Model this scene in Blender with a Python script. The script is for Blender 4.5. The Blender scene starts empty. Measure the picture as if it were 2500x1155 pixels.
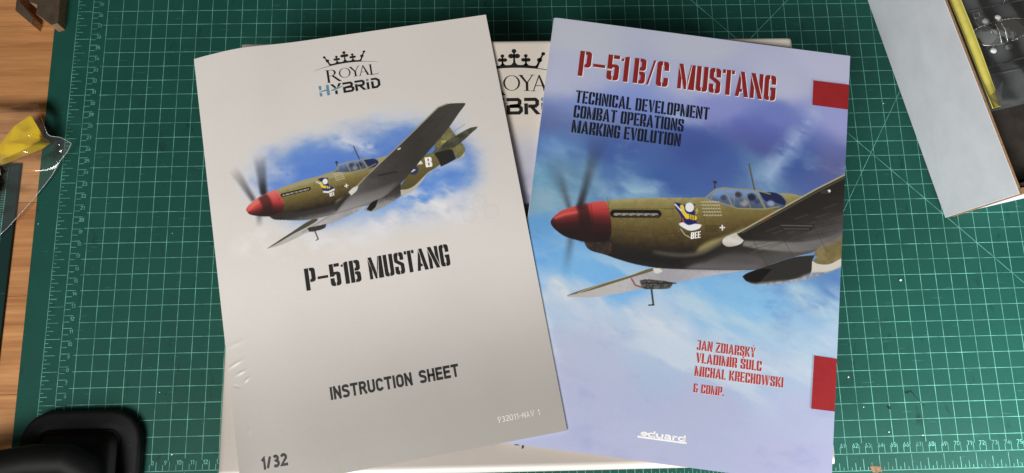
import bpy, bmesh, math, random
import numpy as np
from mathutils import Matrix, Vector

# ------------------------------------------------------------------ camera, light, exposure (all lengths in mm, built at 0.001)
SC = 0.001
scene = bpy.context.scene
col = scene.collection
cam_d = bpy.data.cameras.new('camera')
cam = bpy.data.objects.new('camera', cam_d)
col.objects.link(cam)
cam_d.sensor_width = 36.0
cam_d.lens = 28.1
cam_d.clip_start = 0.01
cam_d.clip_end = 50.0
_R = ((0.9995248, 0.0181372, -0.0249230), (-0.0230131, 0.9770140, -0.2119295), (0.0205063, 0.2124024, 0.9769671))
cam.matrix_world = Matrix.Translation(Vector((338.2, 39.48, 635.5)) * SC) @ Matrix(_R).to_4x4()
scene.camera = cam

world = bpy.data.worlds.new('World')
scene.world = world
world.use_nodes = True
_bg = world.node_tree.nodes['Background']
_bg.inputs['Color'].default_value = (1.0, 0.93, 0.85, 1)
_bg.inputs['Strength'].default_value = 0.07


def area_lamp(name, loc, aim, sx, sy, watts, color):
    d = bpy.data.lights.new(name, 'AREA')
    d.shape = 'RECTANGLE'
    d.size = sx * SC
    d.size_y = sy * SC
    d.energy = watts
    d.color = color
    o = bpy.data.objects.new(name, d)
    col.objects.link(o)
    o.location = Vector(loc) * SC
    o.rotation_euler = (Vector(aim) - Vector(loc)).to_track_quat('-Z', 'Y').to_euler()
    return o


area_lamp('room_lamp', (-170, -580, 1280), (330, 150, 60), 560, 560, 24.6, (1.0, 0.98, 0.95))
area_lamp('desk_lamp', (815, -135, 185), (715, 0, 0), 140, 100, 2.3, (0.99, 0.99, 1.0))

scene.view_settings.view_transform = 'Standard'
scene.view_settings.look = 'None'
scene.view_settings.exposure = 0.0
scene.view_settings.gamma = 1.0
scene.render.engine = 'CYCLES'
scene.cycles.max_bounces = 8
scene.cycles.transparent_max_bounces = 24


# ------------------------------------------------------------------ small helpers
def lin(c):
    c = np.asarray(c, float)
    return np.where(c <= 0.04045, c / 12.92, ((c + 0.055) / 1.055) ** 2.4)


def S(r, g, b):
    """base colour from an sRGB triple 0-255"""
    return tuple(lin(np.array((r, g, b)) / 255.0)) + (1.0,)


def smooth(a, b, x):
    t = np.clip((x - a) / (b - a), 0, 1)
    return t * t * (3 - 2 * t)


def tag(o, label=None, cat=None, group=None, kind=None):
    if label: o['label'] = label
    if cat: o['category'] = cat
    if group: o['group'] = group
    if kind: o['kind'] = kind
    return o


def link(name, me, mat, parent=None):
    o = bpy.data.objects.new(name, me)
    col.objects.link(o)
    if mat is not None:
        for m in (mat if isinstance(mat, (list, tuple)) else [mat]):
            me.materials.append(m)
    if parent is not None:
        o.parent = parent
    return o


def mesh(name, verts, faces, mat, parent=None, shade=False):
    me = bpy.data.meshes.new(name)
    me.from_pydata([(v[0] * SC, v[1] * SC, v[2] * SC) for v in verts], [], faces)
    me.update()
    if shade:
        me.polygons.foreach_set('use_smooth', [True] * len(me.polygons))
    return link(name, me, mat, parent)


def empty(name, loc=(0, 0, 0)):
    o = bpy.data.objects.new(name, None)
    col.objects.link(o)
    o.empty_display_size = 0.01
    return o


def prism(name, poly, z0, z1, mat, parent=None, bevel=0.0, seg=2):
    """extruded polygon (world mm)"""
    bm = bmesh.new()
    a = [bm.verts.new((p[0] * SC, p[1] * SC, z0 * SC)) for p in poly]
    b = [bm.verts.new((p[0] * SC, p[1] * SC, z1 * SC)) for p in poly]
    n = len(poly)
    bm.faces.new(list(reversed(a)))
    bm.faces.new(b)
    for i in range(n):
        bm.faces.new((a[i], a[(i + 1) % n], b[(i + 1) % n], b[i]))
    bmesh.ops.recalc_face_normals(bm, faces=bm.faces)
    if bevel:
        bmesh.ops.bevel(bm, geom=list(bm.edges), offset=bevel * SC, segments=seg, affect='EDGES', profile=0.5)
    me = bpy.data.meshes.new(name)
    bm.to_mesh(me)
    bm.free()
    return link(name, me, mat, parent)


def box8(name, p, mat, parent=None, bevel=0.0, seg=2):
    """box from 8 corners: bottom 4 (ccw) then top 4"""
    bm = bmesh.new()
    v = [bm.verts.new(Vector(q) * SC) for q in p]
    for f in ((3, 2, 1, 0), (4, 5, 6, 7), (0, 1, 5, 4), (1, 2, 6, 5), (2, 3, 7, 6), (3, 0, 4, 7)):
        bm.faces.new([v[i] for i in f])
    bmesh.ops.recalc_face_normals(bm, faces=bm.faces)
    if bevel:
        bmesh.ops.bevel(bm, geom=list(bm.edges), offset=bevel * SC, segments=seg, affect='EDGES', profile=0.5)
    me = bpy.data.meshes.new(name)
    bm.to_mesh(me)
    bm.free()
    return link(name, me, mat, parent)


def tube(name, pts, r, mat, parent=None, n=8, closed=False):
    """round rod along a polyline; r may be a list"""
    P = [Vector(p) for p in pts]
    m = len(P)
    vs, fs = [], []
    for i in range(m):
        if closed:
            t = P[(i + 1) % m] - P[i - 1]
        else:
            t = P[min(i + 1, m - 1)] - P[max(i - 1, 0)]
        t.normalize()
        a = t.cross(Vector((0, 0, 1)))
        if a.length < 1e-4:
            a = Vector((1, 0, 0))
        a.normalize()
        b = a.cross(t)
        rr = r[i] if isinstance(r, (list, tuple)) else r
        for k in range(n):
            w = 2 * math.pi * k / n
            vs.append(P[i] + a * (math.cos(w) * rr) + b * (math.sin(w) * rr))
    for i in range(m if closed else m - 1):
        j = (i + 1) % m
        for k in range(n):
            fs.append((i * n + k, i * n + (k + 1) % n, j * n + (k + 1) % n, j * n + k))
    if not closed:
        fs.append(tuple(range(n - 1, -1, -1)))
        fs.append(tuple((m - 1) * n + k for k in range(n)))
    return mesh(name, vs, fs, mat, parent, True)


# ------------------------------------------------------------------ materials
def new_mat(name):
    m = bpy.data.materials.new(name)
    m.use_nodes = True
    nt = m.node_tree
    return m, nt, nt.nodes['Principled BSDF']


def N(nt, kind, **kw):
    n = nt.nodes.new(kind)
    for k, v in kw.items():
        if k in n.inputs.keys():
            n.inputs[k].default_value = v
        else:
            setattr(n, k, v)
    return n


def coords(nt, scale=(1, 1, 1), rot=(0, 0, 0)):
    tc = N(nt, 'ShaderNodeTexCoord')
    mp = N(nt, 'ShaderNodeMapping')
    mp.inputs['Scale'].default_value = scale
    mp.inputs['Rotation'].default_value = rot
    nt.links.new(tc.outputs['Object'], mp.inputs['Vector'])
    return mp.outputs['Vector']


def noise(nt, vec, scale, detail=6, rough=0.6):
    n = N(nt, 'ShaderNodeTexNoise', Scale=scale, Detail=detail, Roughness=rough)
    nt.links.new(vec, n.inputs['Vector'])
    return n.outputs['Fac']


def ramp(nt, fac, stops):
    r = N(nt, 'ShaderNodeValToRGB')
    e = r.color_ramp.elements
    while len(e) < len(stops):
        e.new(0.5)
    for i, (p, c) in enumerate(stops):
        e[i].position = p
        e[i].color = c
    nt.links.new(fac, r.inputs['Fac'])
    return r.outputs['Color']


def bump(nt, b, height, strength, dist):
    n = N(nt, 'ShaderNodeBump', Strength=strength, Distance=dist)
    nt.links.new(height, n.inputs['Height'])
    nt.links.new(n.outputs['Normal'], b.inputs['Normal'])


def mixc(nt, fac, a, b, mode='MIX'):
    n = N(nt, 'ShaderNodeMix', data_type='RGBA', blend_type=mode)
    for s, v in ((n.inputs[0], fac), (n.inputs[6], a), (n.inputs[7], b)):
        if hasattr(v, 'is_linked'):
            nt.links.new(v, s)
        else:
            s.default_value = v
    return n.outputs[2]


def plain(name, c, rough=0.5, spec=0.5, var=0.06, vscale=60, bstr=0.0, bscale=800, metal=0.0):
    m, nt, b = new_mat(name)
    v = coords(nt)
    f = noise(nt, v, vscale, 5, 0.65)
    dk = tuple(x * (1 - 2 * var) for x in c[:3]) + (1,)
    lt = tuple(min(1, x * (1 + 2 * var)) for x in c[:3]) + (1,)
    nt.links.new(ramp(nt, f, [(0.3, dk), (0.7, lt)]), b.inputs['Base Color'])
    b.inputs['Roughness'].default_value = rough
    b.inputs['Specular IOR Level'].default_value = spec
    b.inputs['Metallic'].default_value = metal
    if bstr:
        bump(nt, b, noise(nt, v, bscale, 3, 0.6), bstr, 0.0002)
    return m


def print_mat(name, rough=0.42, spec=0.35, attr='ink'):
    """paper carrying the printed colours of the mesh (attribute) plus a faint paper tooth"""
    m, nt, b = new_mat(name)
    a = N(nt, 'ShaderNodeAttribute')
    a.attribute_name = attr
    v = coords(nt)
    f = noise(nt, v, 2200, 2, 0.5)
    g = ramp(nt, f, [(0.25, (0.90, 0.90, 0.90, 1)), (0.75, (1.0, 1.0, 1.0, 1))])
    nt.links.new(mixc(nt, 1.0, a.outputs['Color'], g, 'MULTIPLY'), b.inputs['Base Color'])
    b.inputs['Specular IOR Level'].default_value = spec
    r = N(nt, 'ShaderNodeMapRange')
    r.inputs['To Min'].default_value = rough - 0.06
    r.inputs['To Max'].default_value = rough + 0.08
    nt.links.new(noise(nt, v, 25, 4, 0.6), r.inputs['Value'])
    nt.links.new(r.outputs['Result'], b.inputs['Roughness'])
    bump(nt, b, noise(nt, v, 45, 4, 0.55), 0.12, 0.0012)
    return m


def ink(name, c, rough=0.45):
    return plain(name, c, rough, 0.3, 0.04, 300)


M_INK_BLACK = ink('ink_black', S(34, 32, 30))
M_INK_NAVY = ink('ink_dark_navy', S(24, 27, 40))
M_INK_RED = ink('ink_red', S(134, 38, 38))
M_INK_RED3 = ink('ink_bright_red', S(168, 50, 48))
M_INK_RED2 = ink('ink_tab_red', S(150, 38, 42))
M_INK_WHITE = ink('ink_white', S(240, 238, 236))
M_INK_GREY = ink('ink_pale_grey', S(222, 216, 208))
M_INK_BLUE = ink('ink_steel_blue', S(92, 138, 160))
M_MATLINE = plain('mat_line_ink', S(98, 164, 148), 0.55, 0.3, 0.3, 70)

# cutting mat vinyl: fine grain, faint dirt, scratches
def mat_vinyl(name, c, dirt):
    m, nt, b = new_mat(name)
    v = coords(nt)
    big = noise(nt, v, 7, 5, 0.6)
    c0 = tuple(x * 0.82 for x in c[:3]) + (1,)
    c1 = tuple(x * 1.14 for x in c[:3]) + (1,)
    base = ramp(nt, big, [(0.3, c0), (0.7, c1)])
    fine = noise(nt, v, 900, 3, 0.7)
    base = mixc(nt, 1.0, base, ramp(nt, fine, [(0.3, (0.86, 0.86, 0.86, 1)), (0.7, (1.1, 1.1, 1.1, 1))]), 'MULTIPLY')
    sp = noise(nt, coords(nt, (1, 0.35, 1), (0, 0, 0.7)), 60, 4, 0.75)
    base = mixc(nt, ramp(nt, sp, [(0.60, (0, 0, 0, 1)), (0.76, (dirt, dirt, dirt, 1))]), base, (0.008, 0.016, 0.015, 1))
    sc = noise(nt, coords(nt, (1, 14, 1), (0, 0, 0.5)), 55, 2, 0.5)
    base = mixc(nt, ramp(nt, sc, [(0.70, (0, 0, 0, 1)), (0.73, (0.35, 0.35, 0.35, 1))]), base, (0.10, 0.22, 0.19, 1))
    nt.links.new(base, b.inputs['Base Color'])
    r = N(nt, 'ShaderNodeMapRange')
    r.inputs['To Min'].default_value = 0.42
    r.inputs['To Max'].default_value = 0.6
    nt.links.new(big, r.inputs['Value'])
    nt.links.new(r.outputs['Result'], b.inputs['Roughness'])
    b.inputs['Specular IOR Level'].default_value = 0.13
    bump(nt, b, fine, 0.35, 0.00025)
    return m


M_MAT = mat_vinyl('green_mat_vinyl', S(28, 77, 67), 0.75)
M_MAT2 = mat_vinyl('dark_mat_vinyl', S(22, 48, 46), 0.4)


def wood(name, dark, light, scale=1.0, rough=0.5):
    m, nt, b = new_mat(name)
    oi = N(nt, 'ShaderNodeObjectInfo')
    tc = N(nt, 'ShaderNodeTexCoord')
    ad = N(nt, 'ShaderNodeVectorMath', operation='ADD')
    mu = N(nt, 'ShaderNodeVectorMath', operation='SCALE')
    cb = N(nt, 'ShaderNodeCombineXYZ')
    nt.links.new(oi.outputs['Random'], cb.inputs['X'])
    nt.links.new(oi.outputs['Random'], cb.inputs['Y'])
    nt.links.new(cb.outputs['Vector'], mu.inputs[0])
    mu.inputs['Scale'].default_value = 3.7
    nt.links.new(tc.outputs['Object'], ad.inputs[0])
    nt.links.new(mu.outputs['Vector'], ad.inputs[1])
    mp = N(nt, 'ShaderNodeMapping')
    mp.inputs['Scale'].default_value = (1.6 * scale, 26 * scale, 26 * scale)
    mp.inputs['Rotation'].default_value = (0, 0, 0.03)
    nt.links.new(ad.outputs['Vector'], mp.inputs['Vector'])
    v = mp.outputs['Vector']
    g1 = noise(nt, v, 3.2, 8, 0.62)
    mp2 = N(nt, 'ShaderNodeMapping')
    mp2.inputs['Scale'].default_value = (16 * scale, 420 * scale, 420 * scale)
    nt.links.new(ad.outputs['Vector'], mp2.inputs['Vector'])
    g2 = noise(nt, mp2.outputs['Vector'], 1.0, 4, 0.7)
    c = ramp(nt, g1, [(0.28, dark), (0.48, tuple((a * 0.5 + d * 0.5) for a, d in zip(dark, light))), (0.72, light)])
    c = mixc(nt, 1.0, c, ramp(nt, g2, [(0.3, (0.82, 0.79, 0.75, 1)), (0.62, (1.04, 1.04, 1.04, 1))]), 'MULTIPLY')
    tint = ramp(nt, oi.outputs['Random'], [(0.0, (0.86, 0.80, 0.75, 1)), (1.0, (1.06, 1.04, 1.0, 1))])
    c = mixc(nt, 1.0, c, tint, 'MULTIPLY')
    nt.links.new(c, b.inputs['Base Color'])
    b.inputs['Roughness'].default_value = rough
    b.inputs['Specular IOR Level'].default_value = 0.35
    bump(nt, b, g2, 0.25, 0.0003)
    return m


M_WOOD = wood('beech_desk', S(156, 102, 60), S(216, 162, 108))
M_WOOD_EDGE = plain('raw_wood_edge', S(170, 136, 104), 0.8, 0.2, 0.2, 500, 0.4, 900)
M_WOOD_DARK = plain('brown_stained_board', S(74, 62, 50), 0.6, 0.3, 0.15, 90, 0.2, 700)
M_PAPER_EDGE = plain('paper_edge', S(226, 222, 214), 0.7, 0.2, 0.05, 900)
M_CARD_WHITE = plain('white_carton', S(226, 231, 240), 0.6, 0.3, 0.03, 35, 0.6, 120)
M_KRAFT = plain('kraft_edge', S(158, 122, 86), 0.85, 0.15, 0.18, 900, 0.5, 1500)
M_KRAFT_DK = plain('kraft_inside', S(90, 70, 54), 0.9, 0.1, 0.2, 500)
M_DARK_CARD = plain('dark_grey_insert', S(98, 102, 102), 0.6, 0.3, 0.2, 30, 0.15, 500)
M_BLACK_CARD = plain('black_insert', S(66, 61, 57), 0.55, 0.3, 0.35, 25, 0.2, 400)
M_YELLOW = plain('yellow_label', S(222, 210, 104), 0.5, 0.35, 0.05, 200)
M_YELLOW2 = plain('yellow_foam_card', S(236, 198, 24), 0.42, 0.45, 0.06, 60)
M_BLACK = plain('black_plastic', S(13, 13, 14), 0.55, 0.24, 0.35, 60, 0.5, 900)
_nt = M_BLACK.node_tree
_b = _nt.nodes['Principled BSDF']
_src = _b.inputs['Base Color'].links[0].from_socket
_nt.links.new(mixc(_nt, ramp(_nt, noise(_nt, coords(_nt), 420, 2, 0.5), [(0.72, (0, 0, 0, 1)), (0.78, (0.35, 0.35, 0.35, 1))]), _src, (0.22, 0.21, 0.2, 1)), _b.inputs['Base Color'])
M_BLACK2 = plain('black_rubber', S(8, 9, 9), 0.6, 0.2, 0.2, 90)
M_WHITE = plain('white_plastic', S(235, 235, 232), 0.5, 0.4, 0.05)
M_BROWN_TAPE = plain('brown_tape', S(120, 92, 66), 0.6, 0.3, 0.25, 400)
M_SMUDGE = plain('dark_smudge', S(26, 50, 46), 0.5, 0.3, 0.2, 200)


def clear_film(name, gloss_rough=0.07, opacity=0.03, tint=(0.97, 0.98, 0.98, 1), wr=45, wstr=0.45):
    m, nt, b = new_mat(name)
    nt.nodes.remove(b)
    out = nt.nodes['Material Output']
    tr = N(nt, 'ShaderNodeBsdfTransparent')
    tr.inputs['Color'].default_value = tint
    gl = N(nt, 'ShaderNodeBsdfGlossy', Roughness=gloss_rough)
    df = N(nt, 'ShaderNodeBsdfDiffuse')
    df.inputs['Color'].default_value = (0.9, 0.92, 0.92, 1)
    fr = N(nt, 'ShaderNodeFresnel', IOR=1.5)
    v = coords(nt)
    bp = N(nt, 'ShaderNodeBump', Strength=wstr, Distance=0.003)
    nt.links.new(noise(nt, v, wr, 3, 0.5), bp.inputs['Height'])
    for n in (gl, fr):
        nt.links.new(bp.outputs['Normal'], n.inputs['Normal'])
    m1 = N(nt, 'ShaderNodeMixShader')
    m1.inputs[0].default_value = opacity
    nt.links.new(tr.outputs[0], m1.inputs[1])
    nt.links.new(df.outputs[0], m1.inputs[2])
    m2 = N(nt, 'ShaderNodeMixShader')
    nt.links.new(fr.outputs[0], m2.inputs[0])
    nt.links.new(m1.outputs[0], m2.inputs[1])
    nt.links.new(gl.outputs[0], m2.inputs[2])
    nt.links.new(m2.outputs[0], out.inputs['Surface'])
    return m


M_FILM = clear_film('clear_bag_film')
M_FILM2 = clear_film('clear_sprue_bag', 0.10, 0.03, (0.95, 0.96, 0.96, 1), 40, 0.35)
M_SPRUE = clear_film('clear_styrene', 0.05, 0.12, (0.9, 0.92, 0.92, 1), 200, 0.2)
M_LENS = clear_film('clear_styrene_thick', 0.04, 0.72, (0.8, 0.82, 0.82, 1), 500, 0.6)


# ------------------------------------------------------------------ print shop: a small painter for the printed covers
class Noise:
    def __init__(self, seed):
        self.r = np.random.RandomState(seed).rand(256, 256)

    def at(self, x, y):
        xi = np.floor(x).astype(int)
        yi = np.floor(y).astype(int)
        fx = x - xi
        fy = y - yi
        fx = fx * fx * (3 - 2 * fx)
        fy = fy * fy * (3 - 2 * fy)
        g = lambda a, b: self.r[a & 255, b & 255]
        return (g(xi, yi) * (1 - fx) + g(xi + 1, yi) * fx) * (1 - fy) + (g(xi, yi + 1) * (1 - fx) + g(xi + 1, yi + 1) * fx) * fy

    def fbm(self, x, y, oct=5, gain=0.55):
        s = 0
        a = 1.0
        t = 0
        for i in range(oct):
            s = s + a * self.at(x + 17.3 * i, y + 9.1 * i)
            t += a
            a *= gain
            x = x * 2.03
            y = y * 2.03
        return s / t


def catmull(pts, n=4, closed=True):
    p = np.array(pts, float)
    m = len(p)
    out = []
    for i in range(m if closed else m - 1):
        if closed:
            a, b, c, d = p[i - 1], p[i], p[(i + 1) % m], p[(i + 2) % m]
        else:
            a, b, c, d = p[max(i - 1, 0)], p[i], p[i + 1], p[min(i + 2, m - 1)]
        u, w = b - a, c - b
        cosang = (u @ w) / (np.linalg.norm(u) * np.linalg.norm(w) + 1e-9)
        x, y = c - b, d - c
        cosang2 = (x @ y) / (np.linalg.norm(x) * np.linalg.norm(y) + 1e-9)
        m0 = (c - a) * 0.5 if cosang > 0.55 else (c - b) * 0.5
        m1 = (d - b) * 0.5 if cosang2 > 0.55 else (c - b) * 0.5
        L = np.linalg.norm(c - b)
        for q in (m0, m1):
            k = np.linalg.norm(q)
            if k > L:
                q *= L / k
        for j in range(n):
            t = j / n
            out.append((2 * t**3 - 3 * t * t + 1) * b + (t**3 - 2 * t * t + t) * m0 + (-2 * t**3 + 3 * t * t) * c + (t**3 - t * t) * m1)
    if not closed:
        out.append(p[-1])
    return np.array(out)


class Canvas:
    def __init__(self, us, vs):
        self.us, self.vs = np.asarray(us, float), np.asarray(vs, float)
        self.U, self.V = np.meshgrid(self.us, self.vs)
        self.rgb = np.zeros(self.U.shape + (3,))

    def fill(self, c):
        self.rgb[:] = np.asarray(c, float) / 255.0

    def blend(self, a, c, sl=None):
        c = np.asarray(c(self.U if sl is None else self.U[sl], self.V if sl is None else self.V[sl]) if callable(c) else c, float) / 255.0
        t = self.rgb if sl is None else self.rgb[sl]
        t[...] = t * (1 - a[..., None]) + c * a[..., None]

    def window(self, P, pad):
        u0, v0 = P.min(0) - pad
        u1, v1 = P.max(0) + pad
        i0, i1 = np.searchsorted(self.us, (u0, u1))
        j0, j1 = np.searchsorted(self.vs, (v0, v1))
        return (slice(j0, j1), slice(i0, i1))

    def mask(self, P, sl, ss=2, d=0.36):
        U, V = self.U[sl], self.V[sl]
        acc = np.zeros(U.shape)
        A = P
        B = np.roll(P, -1, 0)
        for a in range(ss):
            for b in range(ss):
                x = U + d * ((a + 0.5) / ss - 0.5)
                y = V + d * ((b + 0.5) / ss - 0.5)
                ins = np.zeros(U.shape, bool)
                for (x1, y1), (x2, y2) in zip(A, B):
                    if y1 == y2:
                        continue
                    c = (y1 > y) != (y2 > y)
                    if c.any():
                        ins ^= c & (x < (x2 - x1) * (y - y1) / (y2 - y1) + x1)
                acc += ins
        return acc / (ss * ss)

    def poly(self, pts, c, alpha=1.0, soft=0.0, spline=True):
        P = catmull(pts) if spline else np.array(pts, float)
        sl = self.window(P, 3 * soft + 1)
        if self.U[sl].size == 0:
            return
        m = self.mask(P, sl)
        if soft:
            m = self.blur(m, soft)
        a = alpha(self.U[sl], self.V[sl]) if callable(alpha) else alpha
        self.blend(np.clip(m * a, 0, 1), c, sl)

    def blur(self, m, r):
        n = max(1, int(r / 0.40))
        for _ in range(3):
            for ax in (0, 1):
                k = np.pad(m, [(n + 1, n) if i == ax else (0, 0) for i in (0, 1)], mode='edge').cumsum(ax)
                s1 = [slice(None)] * 2
                s2 = [slice(None)] * 2
                s1[ax] = slice(2 * n + 1, None)
                s2[ax] = slice(0, -(2 * n + 1))
                m = (k[tuple(s1)] - k[tuple(s2)]) / (2 * n + 1)
        return m

    def dist(self, P, sl):
        U, V = self.U[sl], self.V[sl]
        best = np.full(U.shape, 1e9)
        tt = np.zeros(U.shape)
        n = len(P) - 1
        for i in range(n):
            ax, ay = P[i]
            dx, dy = P[i + 1] - P[i]
            L = dx * dx + dy * dy + 1e-9
            t = np.clip(((U - ax) * dx + (V - ay) * dy) / L, 0, 1)
            d = np.hypot(U - ax - t * dx, V - ay - t * dy)
            k = d < best
            best[k] = d[k]
            tt[k] = (i + t[k]) / n
        return best, tt

    def stroke(self, pts, w, c, alpha=1.0, soft=0.18, spline=False):
        P = catmull(pts, 6, False) if spline else np.array(pts, float)
        wmax = max(w) if isinstance(w, (tuple, list)) else w
        sl = self.window(P, wmax * 1.5 + 3 * soft + 1)
        if self.U[sl].size == 0:
            return
        d, t = self.dist(P, sl)
        ww = (w[0] + (w[1] - w[0]) * t) if isinstance(w, (tuple, list)) else w
        aa = alpha(t) if callable(alpha) else alpha
        m = 1 - smooth(-soft, soft, d - ww * 0.5)
        self.blend(np.clip(m * aa, 0, 1), c, sl)

    def puff(self, pts, w, c, alpha, nz, sc=0.12, stretch=(1, 1)):
        """cloudy soft stroke broken up with noise"""
        P = catmull(pts, 6, False)
        wmax = max(w) if isinstance(w, (tuple, list)) else w
        sl = self.window(P, wmax * 1.2)
        d, t = self.dist(P, sl)
        ww = (w[0] + (w[1] - w[0]) * t) if isinstance(w, (tuple, list)) else w
        X, Y = self.U[sl], self.V[sl]
        n = nz.fbm((X * 0.92 + Y * 0.38) * sc * stretch[0] + 40, (Y * 0.92 - X * 0.38) * sc * stretch[1] + 11, 5, 0.52)
        m = np.clip(1 - d / ww, 0, 1) ** 1.1 * smooth(0.24, 0.72, n)
        self.blend(np.clip(m * alpha, 0, 1), c, sl)


def pairs(flat):
    return [(flat[i] / 10.0, flat[i + 1] / 10.0) for i in range(0, len(flat), 2)]


def rampc(t, stops):
    t = np.clip(t, stops[0][0], stops[-1][0])
    xs = [s[0] for s in stops]
    return np.stack([np.interp(t, xs, [s[1][k] for s in stops]) for k in range(3)], -1)


BOOK_ART={
 'farwing':[321,1993,375,1961,556,1876,740,1793,822,1749,859,1733,906,1722,1021,1716,1401,1668,1516,1657,1309,1715,1075,1792,935,1830,824,1874,695,1921,501,1978,378,1993,331,1998],
 'farwing_le':[321,1993,375,1961,556,1876,740,1793,822,1749,877,1729,884,1741,861,1756,778,1794,650,1854,468,1939,376,1974],
 'fartip':[877,1730,925,1727,942,1745,909,1761,888,1760],
 'rack':[795,1825,837,1811,933,1806,1019,1807,1016,1826,999,1851,938,1864,834,1878,811,1861],
 'belly':[398,1616,473,1554,574,1501,908,1535,1195,1496,1384,1430,1502,1454,1682,1529,1611,1632,1402,1671,1306,1684,1116,1706,944,1722,829,1723,732,1716,634,1700,535,1679,457,1667,421,1645],
 'olive':[500,1308,591,1284,735,1256,880,1233,1074,1208,1186,1192,1271,1214,1409,1238,1623,1215,1708,1164,1655,1092,1782,1083,1857,1091,1739,1186,1608,1279,1534,1338,1431,1409,1357,1454,1283,1508,1219,1552,1154,1584,1059,1607,963,1614,866,1612,721,1610,585,1598,559,1542,538,1435],
 'wing':[1334,1477,1366,1448,1431,1409,1533,1335,1608,1279,1758,1170,1947,1030,2062,950,2148,891,2164,1284,2090,1364,2005,1415,1949,1472,1826,1521,1685,1587,1601,1634,1497,1658,1383,1675,1259,1690,1163,1697,1078,1709,1160,1658,1243,1608,1315,1539],
 'wing_panel':[1474,1458,1676,1435,1869,1414,2060,1348,2164,1284,2166,1334,2063,1412,1872,1481,1728,1495,1583,1502,1466,1494],
 'wing_lo':[1078,1709,1160,1656,1262,1605,1394,1558,1547,1547,1627,1576,1601,1634,1383,1675],
 'wing_root':[1328,1483,1333,1465,1356,1442,1421,1405,1429,1424,1473,1456,1456,1480,1418,1501,1366,1514,1336,1501],
 'scoop':[1481,1703,1517,1674,1601,1633,1685,1589,1826,1524,1960,1493,1945,1532,1939,1617,1882,1657,1788,1691,1646,1732,1561,1746,1502,1729],
 'scoop_lo':[1502,1731,1560,1739,1693,1709,1835,1673,1939,1617,2052,1595,2141,1545,2175,1529,2071,1594,1958,1650,1836,1696,1694,1731,1599,1747,1542,1747],
 'scoop_mouth':[1481,1703,1513,1677,1601,1635,1678,1627,1633,1682,1589,1737,1541,1742,1502,1729],
 'rear':[1955,1491,1967,1430,2022,1363,2088,1314,2163,1264,2172,1477,2116,1514,2050,1544,1982,1549,1945,1534,1980,1503],
 'rearwhite':[1945,1534,1982,1551,2059,1543,2134,1495,2172,1477,2174,1526,2118,1563,2052,1595,1939,1618],
 'glass':[1181,1193,1254,1120,1301,1103,1361,1105,1517,1089,1596,1090,1675,1090,1720,1107,1745,1149,1729,1187,1681,1204,1604,1213,1409,1236,1374,1225,1270,1206],
 'rearwin':[1552,1100,1655,1090,1705,1104,1742,1145,1736,1173,1699,1166,1649,1157,1600,1159],
 'spinner':[155,1500,172,1466,215,1419,270,1389,326,1364,439,1323,500,1308,528,1336,553,1403,572,1501,569,1561,545,1589,431,1611,363,1609,265,1593,203,1561,165,1528],
 'spin_band':[318,1367,387,1341,418,1422,441,1519,450,1609,363,1609,347,1571,346,1492,334,1423],
 'chin':[398,1616,450,1603,576,1565,589,1637,574,1679,516,1677,447,1665,418,1646],
 'fillet':[1154,1584,1179,1537,1243,1489,1318,1454,1402,1408,1476,1358,1431,1409,1357,1456,1283,1509,1219,1554],
 'roothl':[866,1612,963,1612,1059,1607,1154,1584,1219,1552,1320,1479,1335,1489,1230,1570,1156,1604,1061,1625,955,1629,868,1623],
 'navy':[980,1254,1019,1255,1074,1261,1126,1244,1118,1271,1134,1344,1152,1382,1177,1388,1121,1416,1032,1398,1038,1357,1015,1320,993,1293],
 'patchcloud':[1022,1400,1050,1386,1090,1400,1137,1384,1179,1386,1164,1415,1103,1438,1043,1417],
}
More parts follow.
